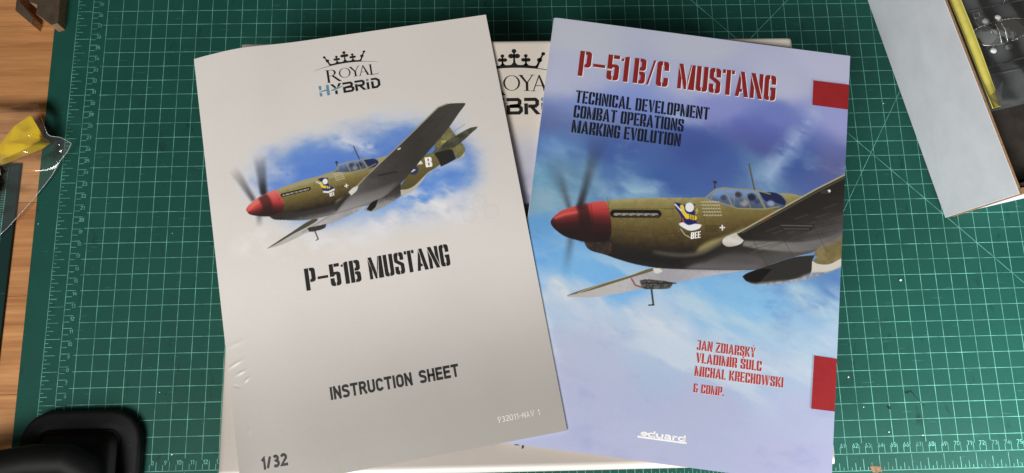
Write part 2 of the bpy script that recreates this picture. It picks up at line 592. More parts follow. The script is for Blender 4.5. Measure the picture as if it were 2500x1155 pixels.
SHEET_ART={
 'rear':[1298,1178,1368,1103,1461,1010,1524,984,1563,991,1583,1078,1534,1104,1492,1122,1452,1162,1358,1232,1286,1256,1284,1216],
 'fin':[1561,969,1571,923,1622,868,1669,823,1692,816,1724,886,1750,939,1771,989,1766,1019,1739,1048,1702,1058,1682,988,1623,986],
 'blackband':[1549,985,1584,979,1683,983,1698,1057,1642,1079,1585,1097,1574,1040],
 'bellywhite':[1585,1095,1503,1116,1459,1145,1393,1195,1341,1214,1285,1211,1282,1255,1357,1240,1433,1187,1486,1131,1544,1108,1626,1086,1720,1056,1766,1016,1751,1051,1698,1068],
 'tailplane':[1544,984,1577,962,1653,922,1761,873,1835,848,1885,848,1872,864,1833,889,1771,932,1684,977,1623,984,1558,989],
 'farwing':[352,1463,442,1419,541,1372,621,1332,681,1311,778,1300,905,1282,1077,1263,1029,1293,908,1333,769,1368,671,1391,612,1403,524,1433,437,1455],
 'farwing_le':[352,1463,442,1419,541,1372,621,1332,681,1311,714,1316,697,1332,627,1361,539,1391,440,1433],
 'rack':[634,1365,693,1363,762,1359,751,1385,699,1396,644,1396],
 'belly':[397,1245,489,1189,635,1223,771,1206,912,1160,992,1144,1305,1128,1288,1217,1147,1275,972,1284,777,1306,662,1312,587,1305,505,1289,427,1271],
 'olive':[456,1071,553,1047,660,1026,737,1020,865,1003,969,1028,1136,1021,1174,990,1154,960,1219,953,1244,950,1143,1037,1080,1069,1003,1130,954,1170,908,1192,845,1229,767,1241,690,1244,594,1246,493,1231,503,1161,488,1113],
 'wing':[953,1183,992,1146,1080,1072,1188,993,1331,890,1476,784,1636,660,1699,643,1764,647,1829,657,1825,672,1776,722,1690,816,1573,924,1482,1003,1367,1108,1300,1163,1204,1222,1150,1256,1070,1272,982,1284,893,1298,816,1305,860,1262,914,1216],
 'wing_in':[816,1305,880,1256,965,1200,1063,1187,1162,1174,1293,1146,1204,1222,1150,1256,1070,1272,982,1284,893,1298],
 'wing_root':[939,1165,973,1140,1011,1132,995,1165,954,1192],
 'scoop':[1027,1304,1059,1286,1090,1268,1182,1234,1289,1186,1286,1254,1244,1275,1182,1302,1121,1321,1082,1328,1044,1321],
 'glass':[860,1004,890,963,940,951,999,949,1058,949,1135,955,1164,970,1171,992,1136,1021,1047,1025,969,1028,903,1015],
 'rearwin':[1062,952,1135,957,1166,978,1166,997,1136,1017,1090,996],
 'spinner':[247,1170,264,1146,296,1125,337,1104,407,1079,456,1069,485,1098,499,1140,501,1191,485,1230,407,1245,323,1229,267,1205],
 'spin_band':[339,1105,397,1083,419,1127,427,1189,416,1244,341,1233,360,1177],
 'chin':[397,1245,484,1230,496,1286,427,1272],
 'fillet':[835,1232,858,1206,918,1187,1004,1125,1069,1080,1003,1135,954,1170,908,1192],
 'sky':[305,884,391,807,590,733,813,727,1031,712,1332,689,1526,722,1715,788,1867,1008,1845,1193,1750,1341,1629,1421,1365,1433,1127,1411,745,1402,494,1299,310,1087,257,955],
 'navy':[745,1038,774,1033,817,1041,815,1092,850,1118,847,1138,780,1137,765,1103,779,1075],
}

SKY = [(15,10,174,178,190),(103,7,172,176,192),(204,9,176,178,204),(11,49,168,172,195),(106,38,165,170,198),(164,27,172,175,200),(5,77,112,130,188),(51,71,118,136,196),(122,55,126,134,190),(165,55,104,118,178),(206,52,142,148,196),(5,95,105,150,215),(54,98,80,110,185),(110,87,78,100,175),(152,72,95,105,175),(204,74,112,120,182),(2,123,115,175,215),(56,115,95,135,200),(84,114,75,110,185),(125,97,80,110,185),(154,99,120,160,205),(182,86,75,105,180),(207,85,110,115,175),(7,134,140,180,200),(33,118,120,165,200),(70,122,115,165,215),(7,157,105,165,220),(14,173,110,170,225),(34,176,120,180,228),(63,189,115,175,228),(17,192,140,185,225),(118,190,125,180,225),(160,193,130,185,225),(208,169,85,130,190),(201,182,140,180,215),(32,210,165,190,220),(92,207,175,198,222),(174,202,150,190,220),(207,203,160,190,220),(46,232,172,182,212),(95,231,165,185,215),(175,223,165,188,218),(57,258,178,184,214),(124,262,176,182,212),(191,258,178,186,216),(88,298,180,184,214),(192,284,178,182,214),(26,288,176,182,214),(29,248,176,182,212)]


OLIVE = [(0, (162, 154, 112)), (0.10, (144, 133, 84)), (0.3, (126, 113, 66)), (0.55, (102, 88, 50)), (0.8, (72, 60, 37)), (1.0, (40, 35, 29))]
REDS = [(0, (214, 116, 104)), (0.2, (206, 88, 82)), (0.42, (178, 58, 58)), (0.58, (104, 38, 40)), (0.75, (58, 28, 30)), (1, (36, 24, 26))]


def paint_book(cv):
    nz = Noise(4)
    U, V = cv.U, cv.V
    w1 = (nz.fbm(U * 0.022, V * 0.03, 4) - 0.5) * 26
    w2 = (nz.fbm(U * 0.022 + 60, V * 0.03 + 30, 4) - 0.5) * 20
    num = np.zeros(cv.rgb.shape)
    den = np.zeros(U.shape)
    for (u, v, r, g, b) in SKY:
        d2 = (U + w1 - u) ** 2 + ((V + w2 - v) * 1.35) ** 2
        w = 1.0 / (d2 + 110.0) ** 2.2
        num += w[..., None] * np.array((r, g, b), float)
        den += w
    cv.rgb[:] = num / den[..., None] / 255.0
    cv.rgb *= (1.10 - 0.22 * smooth(52, 84, V) + 0.13 * smooth(112, 185, V) - 0.03 * smooth(190, 260, V))[..., None]
    # mottled haze in the sky
    band = smooth(50, 95, V) * (1 - 0.6 * smooth(215, 250, V))
    n = nz.fbm(U * 0.035 + 3, V * 0.06 + 8, 6, 0.58)
    cv.blend(np.clip(smooth(0.52, 0.78, n) * 0.28 * band, 0, 1), (172, 200, 222))
    cv.blend(np.clip(smooth(0.55, 0.85, 1 - n) * 0.25 * band, 0, 1), (66, 96, 168))
    lowh = smooth(150, 190, V) * (1 - smooth(235, 270, V))
    n2 = nz.fbm((U * .92 + V * .38) * 0.022 + 50, (V * .92 - U * .38) * 0.06 + 20, 5, 0.52)
    cv.blend(np.clip(smooth(0.44, 0.7, n2) * 0.62 * lowh, 0, 1), (204, 216, 225))
    cv.blend(0.26 * smooth(186, 208, V) * (1 - smooth(228, 262, V)), (196, 206, 220))
    for pts, w, c, a in (([(158, 103), (167, 88), (180, 65), (190, 48)], (13, 9), (168, 190, 224), 0.75),
                         ([(92, 62), (106, 64), (120, 66)], (9, 7), (176, 194, 226), 0.7),
                         ([(4, 118), (34, 126), (84, 119)], (16, 9), (168, 200, 218), 0.75),
                         ([(10, 96), (26, 102), (40, 110)], (10, 8), (150, 188, 220), 0.55),
                         ([(20, 196), (50, 200), (90, 208), (112, 214)], (13, 12), (206, 214, 226), 0.9),
                         ([(40, 212), (70, 220), (100, 226)], (12, 9), (196, 206, 224), 0.7),
                         ([(186, 176), (202, 184), (214, 190)], (12, 12), (196, 216, 222), 0.9),
                         ([(110, 186), (133, 197), (174, 204), (208, 214)], (10, 14), (178, 206, 222), 0.75),
                         ([(24, 190), (28, 193), (33, 198)], (6, 6), (214, 220, 222), 1.0)):
        cv.puff(pts, w, c, a, nz, 0.06, (1, 2.2))
    A = {k: pairs(f) for k, f in BOOK_ART.items()}
    nf = lambda u, v, s=0.5, o=0: nz.fbm(u * s + o, v * s + o, 4, 0.6)
    # blurred propeller blades, painted in the picture
    for pts, w, a in (([(34.5, 136), (40.0, 100), (42, 80)], (1, 16), 0.62), ([(34.0, 137), (36.6, 118), (37.8, 96)], (2.5, 3.5), 0.85), ([(27.5, 140), (18.0, 121), (10, 101)], (1, 13), 0.5), ([(27.5, 140), (20.5, 122), (17, 112)], (1.5, 2.5), 0.55), ([(30.4, 160), (29.6, 188)], (3, 6), 0.55)):
        cv.stroke(pts, w, (48, 48, 50), lambda t, a=a: a * (1 - t) ** 1.3, soft=3.0)
    # far wing
    cv.poly(A['farwing'], lambda u, v: rampc((u - 20) / 130 + 0.25 * (nf(u, v) - 0.5), [(0, (176, 172, 166)), (0.35, (186, 184, 186)), (0.6, (160, 158, 164)), (1, (192, 192, 200))]))
    cv.poly(A['farwing_le'], (104, 98, 72))
    cv.stroke([(A['farwing'][1][0] + 2, A['farwing'][1][1] + .3), A['farwing'][2], A['farwing'][3], A['farwing'][4]], 0.6, (196, 190, 166), 0.7, 0.3)
    cv.poly(A['fartip'], (214, 212, 208))
    cv.stroke([(74, 182), (77, 186), (82, 187)], 1.0, (120, 52, 44), 0.8)
    cv.poly(A['rack'], lambda u, v: rampc(nf(u, v, 0.9), [(0.3, (46, 46, 44)), (0.7, (98, 98, 92))]))
    cv.stroke([(82, 184), (104, 181)], 0.8, (34, 34, 34), 0.9)
    cv.stroke([(87.9, 186.7), (90.2, 197.4)], 1.25, (58, 56, 50))
    cv.stroke([(87.3, 198.2), (90.6, 197.6)], 0.9, (48, 46, 42))
    # fuselage
    cv.poly(A['belly'], lambda u, v: rampc((v - (172 - 0.055 * u)) / 13 + 0.3 * (nf(u, v, 0.2) - 0.5), [(-1, (44, 40, 36)), (0.0, (32, 30, 30)), (0.55, (44, 42, 42)), (0.85, (96, 92, 92)), (1.1, (146, 142, 142))]))
    cv.poly(A['olive'], lambda u, v: rampc((v - (138.8 - 0.175 * u)) / np.interp(u, (50, 75, 110, 160), (31, 36, 38, 34)) + 0.16 * (nf(u, v, 0.35) - 0.5) + 0.05 * (nf(u, v, 1.6, 9) - 0.5), OLIVE))
    cv.poly(A['olive'], (44, 40, 34), lambda u, v: 0.75 * smooth(0, 1, (v - (160.5 - 0.05 * u + 0.0009 * (u - 90) ** 2)) / 6.0), spline=True)
    cv.poly(A['fillet'], (176, 166, 108), 0.75, 1.2)
    cv.poly(A['roothl'], (150, 142, 120), 0.55, 0.8)
    cv.poly(A['chin'], lambda u, v: rampc(nf(u, v, 0.4), [(0.3, (40, 34, 32)), (0.7, (66, 52, 44))]))
    # rear fuselage, radiator scoop
    cv.poly(A['rear'], lambda u, v: rampc(nf(u, v, 0.16), [(0.3, (112, 100, 66)), (0.7, (134, 120, 80))]))
    cv.poly(A['rearwhite'], lambda u, v: rampc((v - (164 - 0.4 * (u - 200))) / 12 + 0.3 * (nf(u, v, 0.8) - 0.5), [(0, (206, 200, 188)), (0.6, (186, 180, 168)), (1, (150, 144, 134))]))
    # near wing
    cv.poly(A['wing'], lambda u, v: rampc((v - (146 - 0.62 * (u - 140))) / 60 + 0.18 * (nf(u * 0.4, v * 1.6, 0.25) - 0.5), [(0, (40, 37, 35)), (0.2, (50, 47, 46)), (0.45, (80, 77, 76)), (0.75, (90, 86, 88)), (1, (146, 143, 148))]))
    cv.poly(A['wing_panel'], lambda u, v: rampc((u - 150) / 60 + 0.5 * (nf(u * .3, v * 2, 0.3) - .5), [(0, (172, 168, 163)), (1, (112, 108, 107))]), 0.62, 0.7)
    for k in range(26):
        u = 150 + 2.4 * k
        v = 150 - 0.55 * (u - 150) + 7 * math.sin(k * 2.3)
        cv.stroke([(u, v), (u + 9, v - 4.6)], 0.5, (116, 112, 110) if k % 2 else (44, 42, 41), 0.3, 0.7)
    cv.poly(A['wing_lo'], lambda u, v: rampc((v - (163 - 0.02 * u)) / 14, [(0, (92, 88, 88)), (1, (156, 153, 158))]), 0.7, 1.5)
    cv.stroke([(108, 166), (122, 163), (136, 153), (143, 148)], 2.2, (48, 44, 40), 0.75, 1.6)
    for a, b in (((152, 142), (166, 164)), ((168, 133), (186, 158)), ((190, 121), (204, 146)), ((150, 152), (210, 130))):
        cv.stroke([a, b], 0.25, (40, 38, 38), 0.7)
    cv.stroke([(143.1, 140.7), (160.8, 127.7), (194.7, 102.6), (214.8, 89.0)], 1.1, (176, 170, 140), 0.95, 0.35)
    cv.stroke([(146, 140.2), (161.4, 129.3), (195, 104.6), (214.8, 91)], 0.8, (112, 106, 74), 0.7, 0.5)
    cv.poly(A['wing_root'], lambda u, v: rampc((v - 143) / 10 + 0.3 * (nf(u, v, 0.4) - .5), [(0, (196, 192, 182)), (0.4, (216, 213, 206)), (1, (176, 171, 164))]))
    for k in range(4):
        cv.stroke([(158.5 + 1.6 * k, 130.6 - 1.2 * k), (159.5 + 1.6 * k, 129.7 - 1.2 * k)], 0.9, (150, 50, 40), 0.8)
    cv.poly([(170.7, 130.8), (182, 128.6), (194.9, 127.8), (192.3, 132.7), (186, 133.4), (178, 134.6), (172.9, 135.3)], (46, 45, 44), 0.8)
    cv.stroke([(172, 131.6), (193, 129.2)], 0.5, (132, 130, 126), 0.7)
    cv.stroke([(174, 133.8), (191, 131.6)], 0.4, (112, 110, 106), 0.7)
    cv.poly([(197, 104), (201, 102), (205, 101.5), (204, 104), (199, 105.5)], (60, 58, 56), 0.9)
    cv.poly([(202.4, 102.2), (204, 101.6), (204.8, 102.8), (203.6, 104)], (232, 232, 232))
    cv.poly(A['scoop'], lambda u, v: rampc((v - (176 - 0.07 * (u - 150))) / 11 + 0.4 * (nf(u, v, 1.1) - 0.5), [(0, (48, 46, 44)), (0.55, (58, 56, 55)), (0.85, (88, 86, 84)), (1.2, (150, 148, 146))]))
    cv.poly(A['scoop_mouth'], (24, 22, 22))
    cv.poly(A['scoop_lo'], lambda u, v: rampc(nf(u, v, 0.7), [(0.3, (132, 128, 126)), (0.6, (176, 174, 174))]), 0.75, 0.6)
    # canopy
    cv.poly(A['glass'], lambda u, v: rampc((v - (131 - 0.13 * u)) / 12 + 0.4 * (nf(u, v, 0.5) - 0.5), [(0, (120, 150, 196)), (0.5, (84, 102, 142)), (1, (74, 80, 88))]))
    cv.poly(A['rearwin'], (34, 42, 76))
    for c_, r_, k_ in (((141.2, 113.9), 2.3, (62, 46, 42)), ((145.6, 119.2), 2.8, (152, 152, 150)), ((143.6, 117.6), 1.6, (96, 92, 84)), ((150.6, 114.4), 3.0, (34, 36, 46)), ((154.5, 117), 2.0, (58, 66, 92)), ((131.5, 117.5), 2.2, (60, 70, 84)), ((164, 117), 2.4, (150, 162, 190))):
        cv.poly([(c_[0] + r_ * math.cos(a), c_[1] + 0.9 * r_ * math.sin(a)) for a in np.linspace(0, 6.28, 11)[:-1]], k_, 0.9, 0.4)
    fr = (150, 142, 104)
    for pts, w in (([(118.4, 120.0), (125.4, 112.1), (131.1, 110.3), (144.9, 109.6), (153.2, 109.0), (163, 110.4)], 0.9), ([(131.1, 110.4), (137.7, 122.2)], 1.0), ([(125.4, 112.1), (122.6, 119.4)], 0.6), ([(144.9, 109.8), (148.2, 117), (150.1, 121.8)], 0.6), ([(153.2, 109.2), (160.4, 121.3)], 1.4), ([(118.6, 120.2), (128, 121.2), (137.7, 122.6), (141, 123.8), (160.4, 121.6), (170, 118.6)], 0.9), ([(138.4, 111), (139, 122)], 0.4)):
        cv.stroke(pts, w, fr, 0.95, 0.25)
    cv.stroke([(147.3, 90.9), (152.2, 108.6)], 1.15, (78, 76, 58))
    cv.stroke([(147.6, 90.9), (152.6, 108.6)], 0.35, (150, 146, 116), 0.7)
    cv.stroke([(124.6, 107.8), (124.8, 111.6)], 0.8, (52, 50, 42))
    cv.stroke([(124.3, 107.2), (124.9, 107.2)], 2.2, (58, 56, 50))
    # spinner
    cv.poly(A['spinner'], lambda u, v: rampc((v - (139.5 - 0.22 * (u - 14) - 6.5 * smooth(14, 40, u))) / np.interp(u, (13, 20, 36, 55), (13, 19, 27, 32)), REDS))
    cv.poly(A['spin_band'], (40, 26, 26), 0.72, 0.9)
    cv.stroke([(18.5, 147.2), (24, 144), (32, 141.4)], 1.8, (234, 126, 112), 0.55, 1.1)
    cv.stroke([(41.5, 134.5), (44.0, 145), (44.8, 160)], 0.3, (60, 24, 24), 0.8)
    cv.stroke([(34.0, 137), (36.3, 123)], (4, 5), (40, 38, 40), lambda t: 0.75 * (1 - t), soft=1.6)
    # exhaust stacks
    cv.stroke([(57.8, 138.9), (87.2, 135.0)], 6.2, (92, 80, 48), 0.8, 0.4)
    cv.stroke([(57.8, 138.9), (87.2, 135.0)], 5.2, (24, 21, 19), 1.0, 0.3)
    cv.stroke([(58.5, 139.3), (87.0, 135.6)], 2.0, (164, 159, 147), 0.9, 0.4)
    for k in range(6):
        u = 60 + 5.0 * k
        v = 139.6 - 0.135 * (u - 57)
        cv.poly([(u, v + .2), (u + 2.8, v), (u + 3.4, v + 2.6)], (52, 46, 38), 1, 0, False)
        cv.stroke([(u + 2.2, v - 1.4), (u + 3.8, v + 0.6)], 0.5, (60, 56, 50), 0.8)
    # panel lines, rivets, vents
    for pts in ([(50, 136.8), (80, 132.1), (116, 127.0)], [(56.5, 150), (81, 149.2), (108, 146.2), (120, 143)], [(92, 131.0), (97.5, 130.2), (98.2, 135), (92.8, 136)], [(52, 128), (55.5, 142), (56.6, 158)], [(116.5, 121), (121, 142), (119, 150)]):
        cv.stroke(pts, 0.22, (58, 50, 28), 0.75, 0.15)
    rr = random.Random(3)
    for k in range(130):
        u = rr.uniform(58, 118)
        v = 138 - 0.17 * (u - 50) + rr.uniform(-4, 20)
        cv.stroke([(u, v), (u + 0.2, v)], rr.uniform(0.15, 0.45), (186, 176, 130) if rr.random() < 0.6 else (60, 52, 30), 0.45, 0.2)
    for r_ in range(5):
        for k in range(9):
            u = 70 + 1.15 * k + 0.2 * r_
            v = 157.2 + 1.1 * r_ - 0.05 * k
            cv.stroke([(u, v), (u + 0.1, v)], 0.45, (44, 36, 22), 0.85, 0.12)
    # nose badge: plain patch of the same colours with its lettering
    cv.poly(A['navy'], (34, 38, 96), 1.0)
    cv.poly([(108.7 + 3.0 * math.cos(a), 127.4 + 3.3 * math.sin(a)) for a in np.linspace(0, 6.28, 13)[:-1]], (232, 232, 236))
    cv.stroke([(103.4, 127.5), (104.5, 131), (107.6, 134.6)], 2.6, (226, 202, 74), 1, 0.25)
    cv.stroke([(107.5, 133.8), (112.6, 134.4)], 3.4, (230, 202, 62), 1, 0.25)
    for k in range(3):
        cv.stroke([(109.2 + 1.5 * k, 132.6), (109.6 + 1.5 * k, 136.0)], 0.6, (30, 26, 24), 1, 0.15)
    cv.stroke([(98.6, 126.6), (103, 130.5)], 0.9, (236, 236, 236), 1, 0.2)
    cv.stroke([(104.6, 136), (106, 139.6), (109.6, 141)], 0.9, (188, 78, 52), 1, 0.2)
    cv.poly(A['patchcloud'], (234, 234, 236))
    cv.stroke([(104, 143.5), (107, 147), (111, 148.6)], 0.45, (226, 222, 206), 0.9, 0.2)
    cv.stroke([(114.2, 127.0), (113.2, 129.4), (114.6, 129.0), (113.6, 131.4)], 0.35, (232, 212, 84), 1, 0.12)
    # tally marks
    for r_ in range(5):
        for k in range(7):
            u = 116.8 + 1.85 * k + 0.62 * r_
            v = 122.3 - 0.25 * k + 2.3 * r_
            cv.stroke([(u - 0.7, v + 0.5), (u, v - 0.35), (u + 0.7, v + 0.5)], 0.34, (226, 222, 206), 0.9, 0.12)
    cv.stroke([(130.6, 138.8), (133.6, 138.4)], 0.85, (236, 236, 232), 1, 0.12)
    cv.stroke([(131.9, 137.0), (132.3, 140.3)], 0.85, (236, 236, 232), 1, 0.12)
    for r_ in range(6):
        cv.stroke([(120.8, 138.8 + 0.85 * r_), (124 + 0.4 * (r_ % 3), 138.4 + 0.85 * r_), (129.6 - 1.1 * (r_ % 2), 137.6 + 0.85 * r_)], 0.3, (38, 34, 24), 0.7, 0.12)


def paint_sheet(cv):
    nz = Noise(11)
    U, V = cv.U, cv.V
    A = {k: pairs(f) for k, f in SHEET_ART.items()}
    nf = lambda u, v, s=0.5, o=0: nz.fbm(u * s + o, v * s + o, 4, 0.6)
    # cover stock: pale warm grey, printed darker towards the foot
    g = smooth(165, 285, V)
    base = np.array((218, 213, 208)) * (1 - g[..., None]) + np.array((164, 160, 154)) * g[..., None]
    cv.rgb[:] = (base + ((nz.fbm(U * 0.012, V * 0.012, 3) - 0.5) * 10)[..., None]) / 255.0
    # vignette of sky round the aircraft
    P = catmull(A['sky'])
    sl = cv.window(P, 40)
    m = cv.mask(P, sl)
    m = cv.blur(cv.blur(m, 8.5), 7)
    u_, v_ = cv.U[sl], cv.V[sl]
    n1 = nz.fbm(u_ * 0.06, v_ * 0.09, 6, 0.58)
    body = smooth(0.26, 1.0, m + 0.5 * (n1 - 0.5))
    sky = rampc((v_ - 70) / 80 + 0.5 * (nz.fbm(u_ * 0.03 + 8, v_ * 0.05, 4) - 0.5), [(0, (98, 140, 214)), (0.35, (80, 124, 208)), (0.7, (92, 142, 222)), (1, (150, 184, 228))])
    cv.blend(body * 0.93, sky, sl)
    haze = np.clip(smooth(0.08, 0.5, m + 0.3 * (n1 - 0.5)) * (1 - body) * 0.45, 0, 1)
    cv.blend(haze, (196, 206, 226), sl)
    for pts, w, c, a in (([(95, 78), (104, 84), (114, 88)], (11, 9), (222, 224, 232), 0.8),
                         ([(120, 70), (140, 66), (152, 70)], (12, 10), (206, 214, 232), 0.6),
                         ([(20, 142), (34, 140), (48, 146), (60, 150)], (13, 13), (228, 222, 220), 1.0),
                         ([(60, 146), (84, 150), (110, 148)], (11, 10), (224, 222, 224), 0.95),
                         ([(110, 142), (130, 140), (152, 142), (170, 146)], (12, 13), (222, 222, 228), 0.95),
                         ([(132, 124), (142, 130), (156, 138)], (10, 10), (232, 230, 230), 1.0),
                         ([(158, 126), (166, 132), (176, 138)], (9, 10), (220, 222, 230), 0.8),
                         ([(150, 112), (162, 108), (172, 110)], (9, 7), (214, 220, 234), 0.6),
                         ([(24, 100), (40, 94), (56, 96)], (9, 9), (206, 212, 228), 0.5)):
        cv.puff(pts, w, c, a, nz, 0.11, (1, 1.8))
    for c_ in ((180, 139), (172, 147), (187, 147)):
        h = [(c_[0] + 5.2 * math.cos(a), c_[1] + 5.2 * math.sin(a)) for a in np.arange(7) * math.pi / 3 + 0.4]
        cv.stroke(h, 0.2, (150, 156, 172), 0.4, 0.12)
        cv.poly(h[:-1], (214, 208, 202), 0.2, 0, False)
    # blurred propeller, painted in the picture
    for pts, w, a in (([(38, 107), (38.1, 90), (38.4, 80)], (4, 9), 0.85), ([(38.2, 107), (36.8, 97)], (4, 5), 0.6), ([(30.3, 110.6), (23.8, 96), (18.6, 86)], (3, 7), 0.75), ([(33.2, 122), (32.4, 131)], (3, 4), 0.55)):
        cv.stroke(pts, w, (46, 44, 48), lambda t, a=a: a * (1 - t) ** 1.1, soft=1.7)
    cv.poly(A['fin'], lambda u, v: rampc(nf(u, v, 0.5), [(0.3, (106, 102, 66)), (0.7, (132, 126, 84))]))
    cv.stroke([(157, 95), (166.5, 82)], 0.3, (70, 66, 42), 0.6)
    cv.poly(A['rear'], lambda u, v: rampc((v - (118 - 0.25 * (u - 130) * 0.3)) / 18 + 0.9 + 0.2 * (nf(u, v) - 0.5), [(0, (120, 112, 66)), (0.5, (104, 94, 54)), (1.2, (86, 76, 46))]))
    cv.poly(A['blackband'], (40, 40, 38))
    cv.poly(A['bellywhite'], (186, 182, 168))
    cv.poly(A['tailplane'], lambda u, v: rampc(nf(u, v, 0.4), [(0.3, (62, 62, 50)), (0.7, (92, 90, 72))]))
    cv.stroke([(153.4, 101), (172, 85.5), (180, 81.5)], 0.5, (150, 146, 116), 0.7, 0.25)
    cv.poly([(139.5 + 3.6 * math.cos(a), 108.7 + 3.4 * math.sin(a)) for a in np.linspace(0, 6.28, 13)[:-1]], (48, 58, 96))
    cv.poly([(141.5, 105.4), (145.4, 102.1), (146.8, 105.4)], (232, 230, 222), 1, 0, False)
    cv.poly([(137.2, 107.0), (141.4, 108.8), (138.0, 110.2)], (226, 224, 218), 1, 0, False)
    cv.poly(A['farwing'], lambda u, v: rampc((u - 40) / 70 + 0.3 * (nf(u, v) - 0.5), [(0, (178, 176, 168)), (0.4, (186, 184, 184)), (0.75, (152, 150, 152)), (1, (200, 198, 200))]))
    cv.poly(A['farwing_le'], (78, 74, 58))
    cv.stroke([(60, 139), (72, 134), (88, 127)], 0.9, (112, 108, 106), 0.5, 0.7)
    cv.poly(A['rack'], (54, 53, 50))
    cv.stroke([(68.1, 139.5), (69.6, 145.4)], 0.8, (56, 54, 48))
    cv.stroke([(68.1, 146.0), (69.7, 145.4)], 0.6, (50, 48, 44))
    cv.poly(A['belly'], lambda u, v: rampc((v - (126.2 - 0.06 * (u - 45))) / 5 + 0.3 * (nf(u, v, 0.3) - 0.5), [(-1.5, (70, 62, 44)), (-0.5, (50, 46, 40)), (0.5, (56, 54, 52)), (1.1, (110, 108, 106))]))
    cv.poly(A['olive'], lambda u, v: rampc((v - (112.4 - 0.105 * u)) / np.interp(u, (45, 60, 80, 110), (16.5, 18, 19, 17)) + 0.16 * (nf(u, v, 0.5) - 0.5), OLIVE))
    cv.poly(A['fillet'], (178, 170, 118), 0.7, 0.7)
    cv.poly(A['wing'], lambda u, v: rampc((u - 150) / -70 + 0.25 * (nf(u * 0.5, v * 1.5, 0.3) - 0.5), [(-0.3, (70, 68, 62)), (0.1, (58, 55, 52)), (0.5, (70, 67, 66)), (0.8, (98, 95, 94)), (1.0, (120, 116, 114))]))
    cv.poly(A['wing_in'], lambda u, v: rampc((v - 112) / 16, [(0, (74, 71, 70)), (1, (170, 167, 166))]), 0.75, 1.0)
    cv.stroke([(84, 127.5), (90, 121.5), (97, 116)], 1.6, (46, 43, 40), 0.7, 1.0)
    cv.stroke([(99.7, 113.9), (108.0, 106.9), (133.2, 88.8), (163.6, 65.8), (170.4, 64.2)], 0.9, (158, 154, 124), 0.9, 0.3)
    cv.stroke([(118, 112), (150, 88), (170, 70)], 0.25, (38, 36, 36), 0.6)
    cv.poly(A['wing_root'], (214, 212, 206))
    cv.stroke([(115.6, 108.4), (127.9, 107.8)], 1.5, (44, 43, 42), 0.85, 0.3)
    cv.stroke([(131.6, 91.9), (133.0, 91.5)], 1.0, (226, 226, 226), 1, 0.2)
    for k in range(3):
        cv.stroke([(106.4 + 1.1 * k, 107.6 - 0.9 * k), (107.0 + 1.1 * k, 107.0 - 0.9 * k)], 0.7, (140, 60, 46), 0.8)
    cv.poly(A['scoop'], lambda u, v: rampc((v - 118) / 10 + 0.4 * (nf(u, v, 1.0) - 0.5), [(0, (50, 48, 46)), (0.6, (66, 64, 62)), (1.1, (150, 148, 146))]))
    cv.poly([(104.2, 130.8), (108.0, 126.6), (113, 125), (110.5, 130), (107, 132.6)], (26, 24, 24))
    cv.poly(A['glass'], lambda u, v: rampc((v - (104 - 0.09 * u)) / 7 + 0.4 * (nf(u, v, 0.8) - 0.5), [(0, (124, 150, 196)), (0.5, (84, 100, 140)), (1, (76, 82, 90))]))
    cv.poly(A['rearwin'], (38, 46, 84))
    for c_, r_, k_ in (((98.5, 97.8), 1.4, (60, 48, 44)), ((100.6, 100.2), 1.6, (148, 148, 148)), ((104.0, 98.4), 1.7, (36, 38, 50))):
        cv.poly([(c_[0] + r_ * math.cos(a), c_[1] + r_ * math.sin(a)) for a in np.linspace(0, 6.28, 11)[:-1]], k_, 0.9, 0.4)
    for pts, w in (([(86, 101), (89.4, 96.7), (94.9, 95.4), (106, 95), (112, 95.4)], 0.6), ([(94.9, 95.6), (97.4, 102.5)], 0.6), ([(102.8, 95.4), (104.8, 102.2)], 0.45), ([(106.7, 95.2), (109, 101.6)], 0.8), ([(86, 101.2), (91.2, 102), (97.4, 102.8), (109, 101.8), (115, 99.6)], 0.55), ([(89.4, 96.8), (88.6, 101)], 0.45)):
        cv.stroke(pts, w, (158, 150, 114), 0.95, 0.2)
    cv.stroke([(101.8, 84.5), (104.4, 94.4)], 0.8, (76, 74, 60))
    cv.stroke([(88.8, 94.0), (88.7, 96.6)], 0.6, (50, 48, 44))
    cv.stroke([(88.5, 94.0), (89.1, 94.0)], 1.4, (52, 50, 46))
    cv.poly(A['spinner'], lambda u, v: rampc((v - (115.0 - 6.6 * smooth(24, 42, u))) / np.interp(u, (24, 29, 38, 48), (6, 10, 15, 18)), REDS))
    cv.poly(A['spin_band'], (44, 26, 26), 0.68, 0.6)
    cv.stroke([(26, 118), (30, 115.4), (34, 113.2)], 1.1, (236, 128, 114), 0.55, 0.7)
    cv.stroke([(37.6, 107.4), (37.6, 100)], (3, 4), (40, 38, 40), lambda t: 0.7 * (1 - t), soft=1.1)
    cv.poly(A['chin'], (52, 44, 38))
    cv.stroke([(50.0, 111.2), (68.0, 109.5)], 2.4, (30, 27, 24), 1.0, 0.25)
    cv.stroke([(50.4, 111.4), (67.6, 109.7)], 0.85, (196, 192, 184), 0.9, 0.25)
    for k in range(6):
        u = 51.6 + 3.0 * k
        cv.stroke([(u, 110.9 - 0.09 * (u - 50)), (u + 0.9, 112.6 - 0.09 * (u - 50))], 0.5, (40, 36, 30), 0.85, 0.15)
    for pts in ([(46, 113.6), (70, 108.0), (86, 105.4)], [(49, 119.6), (70, 117.4), (86, 113.6)], [(45.6, 108.4), (47.8, 114), (48, 121)]):
        cv.stroke(pts, 0.18, (58, 50, 28), 0.7, 0.12)
    # badge patch
    cv.poly(A['navy'], (36, 40, 96))
    cv.poly([(79.4 + 1.8 * math.cos(a), 106.3 + 2.0 * math.sin(a)) for a in np.linspace(0, 6.28, 11)[:-1]], (234, 234, 236))
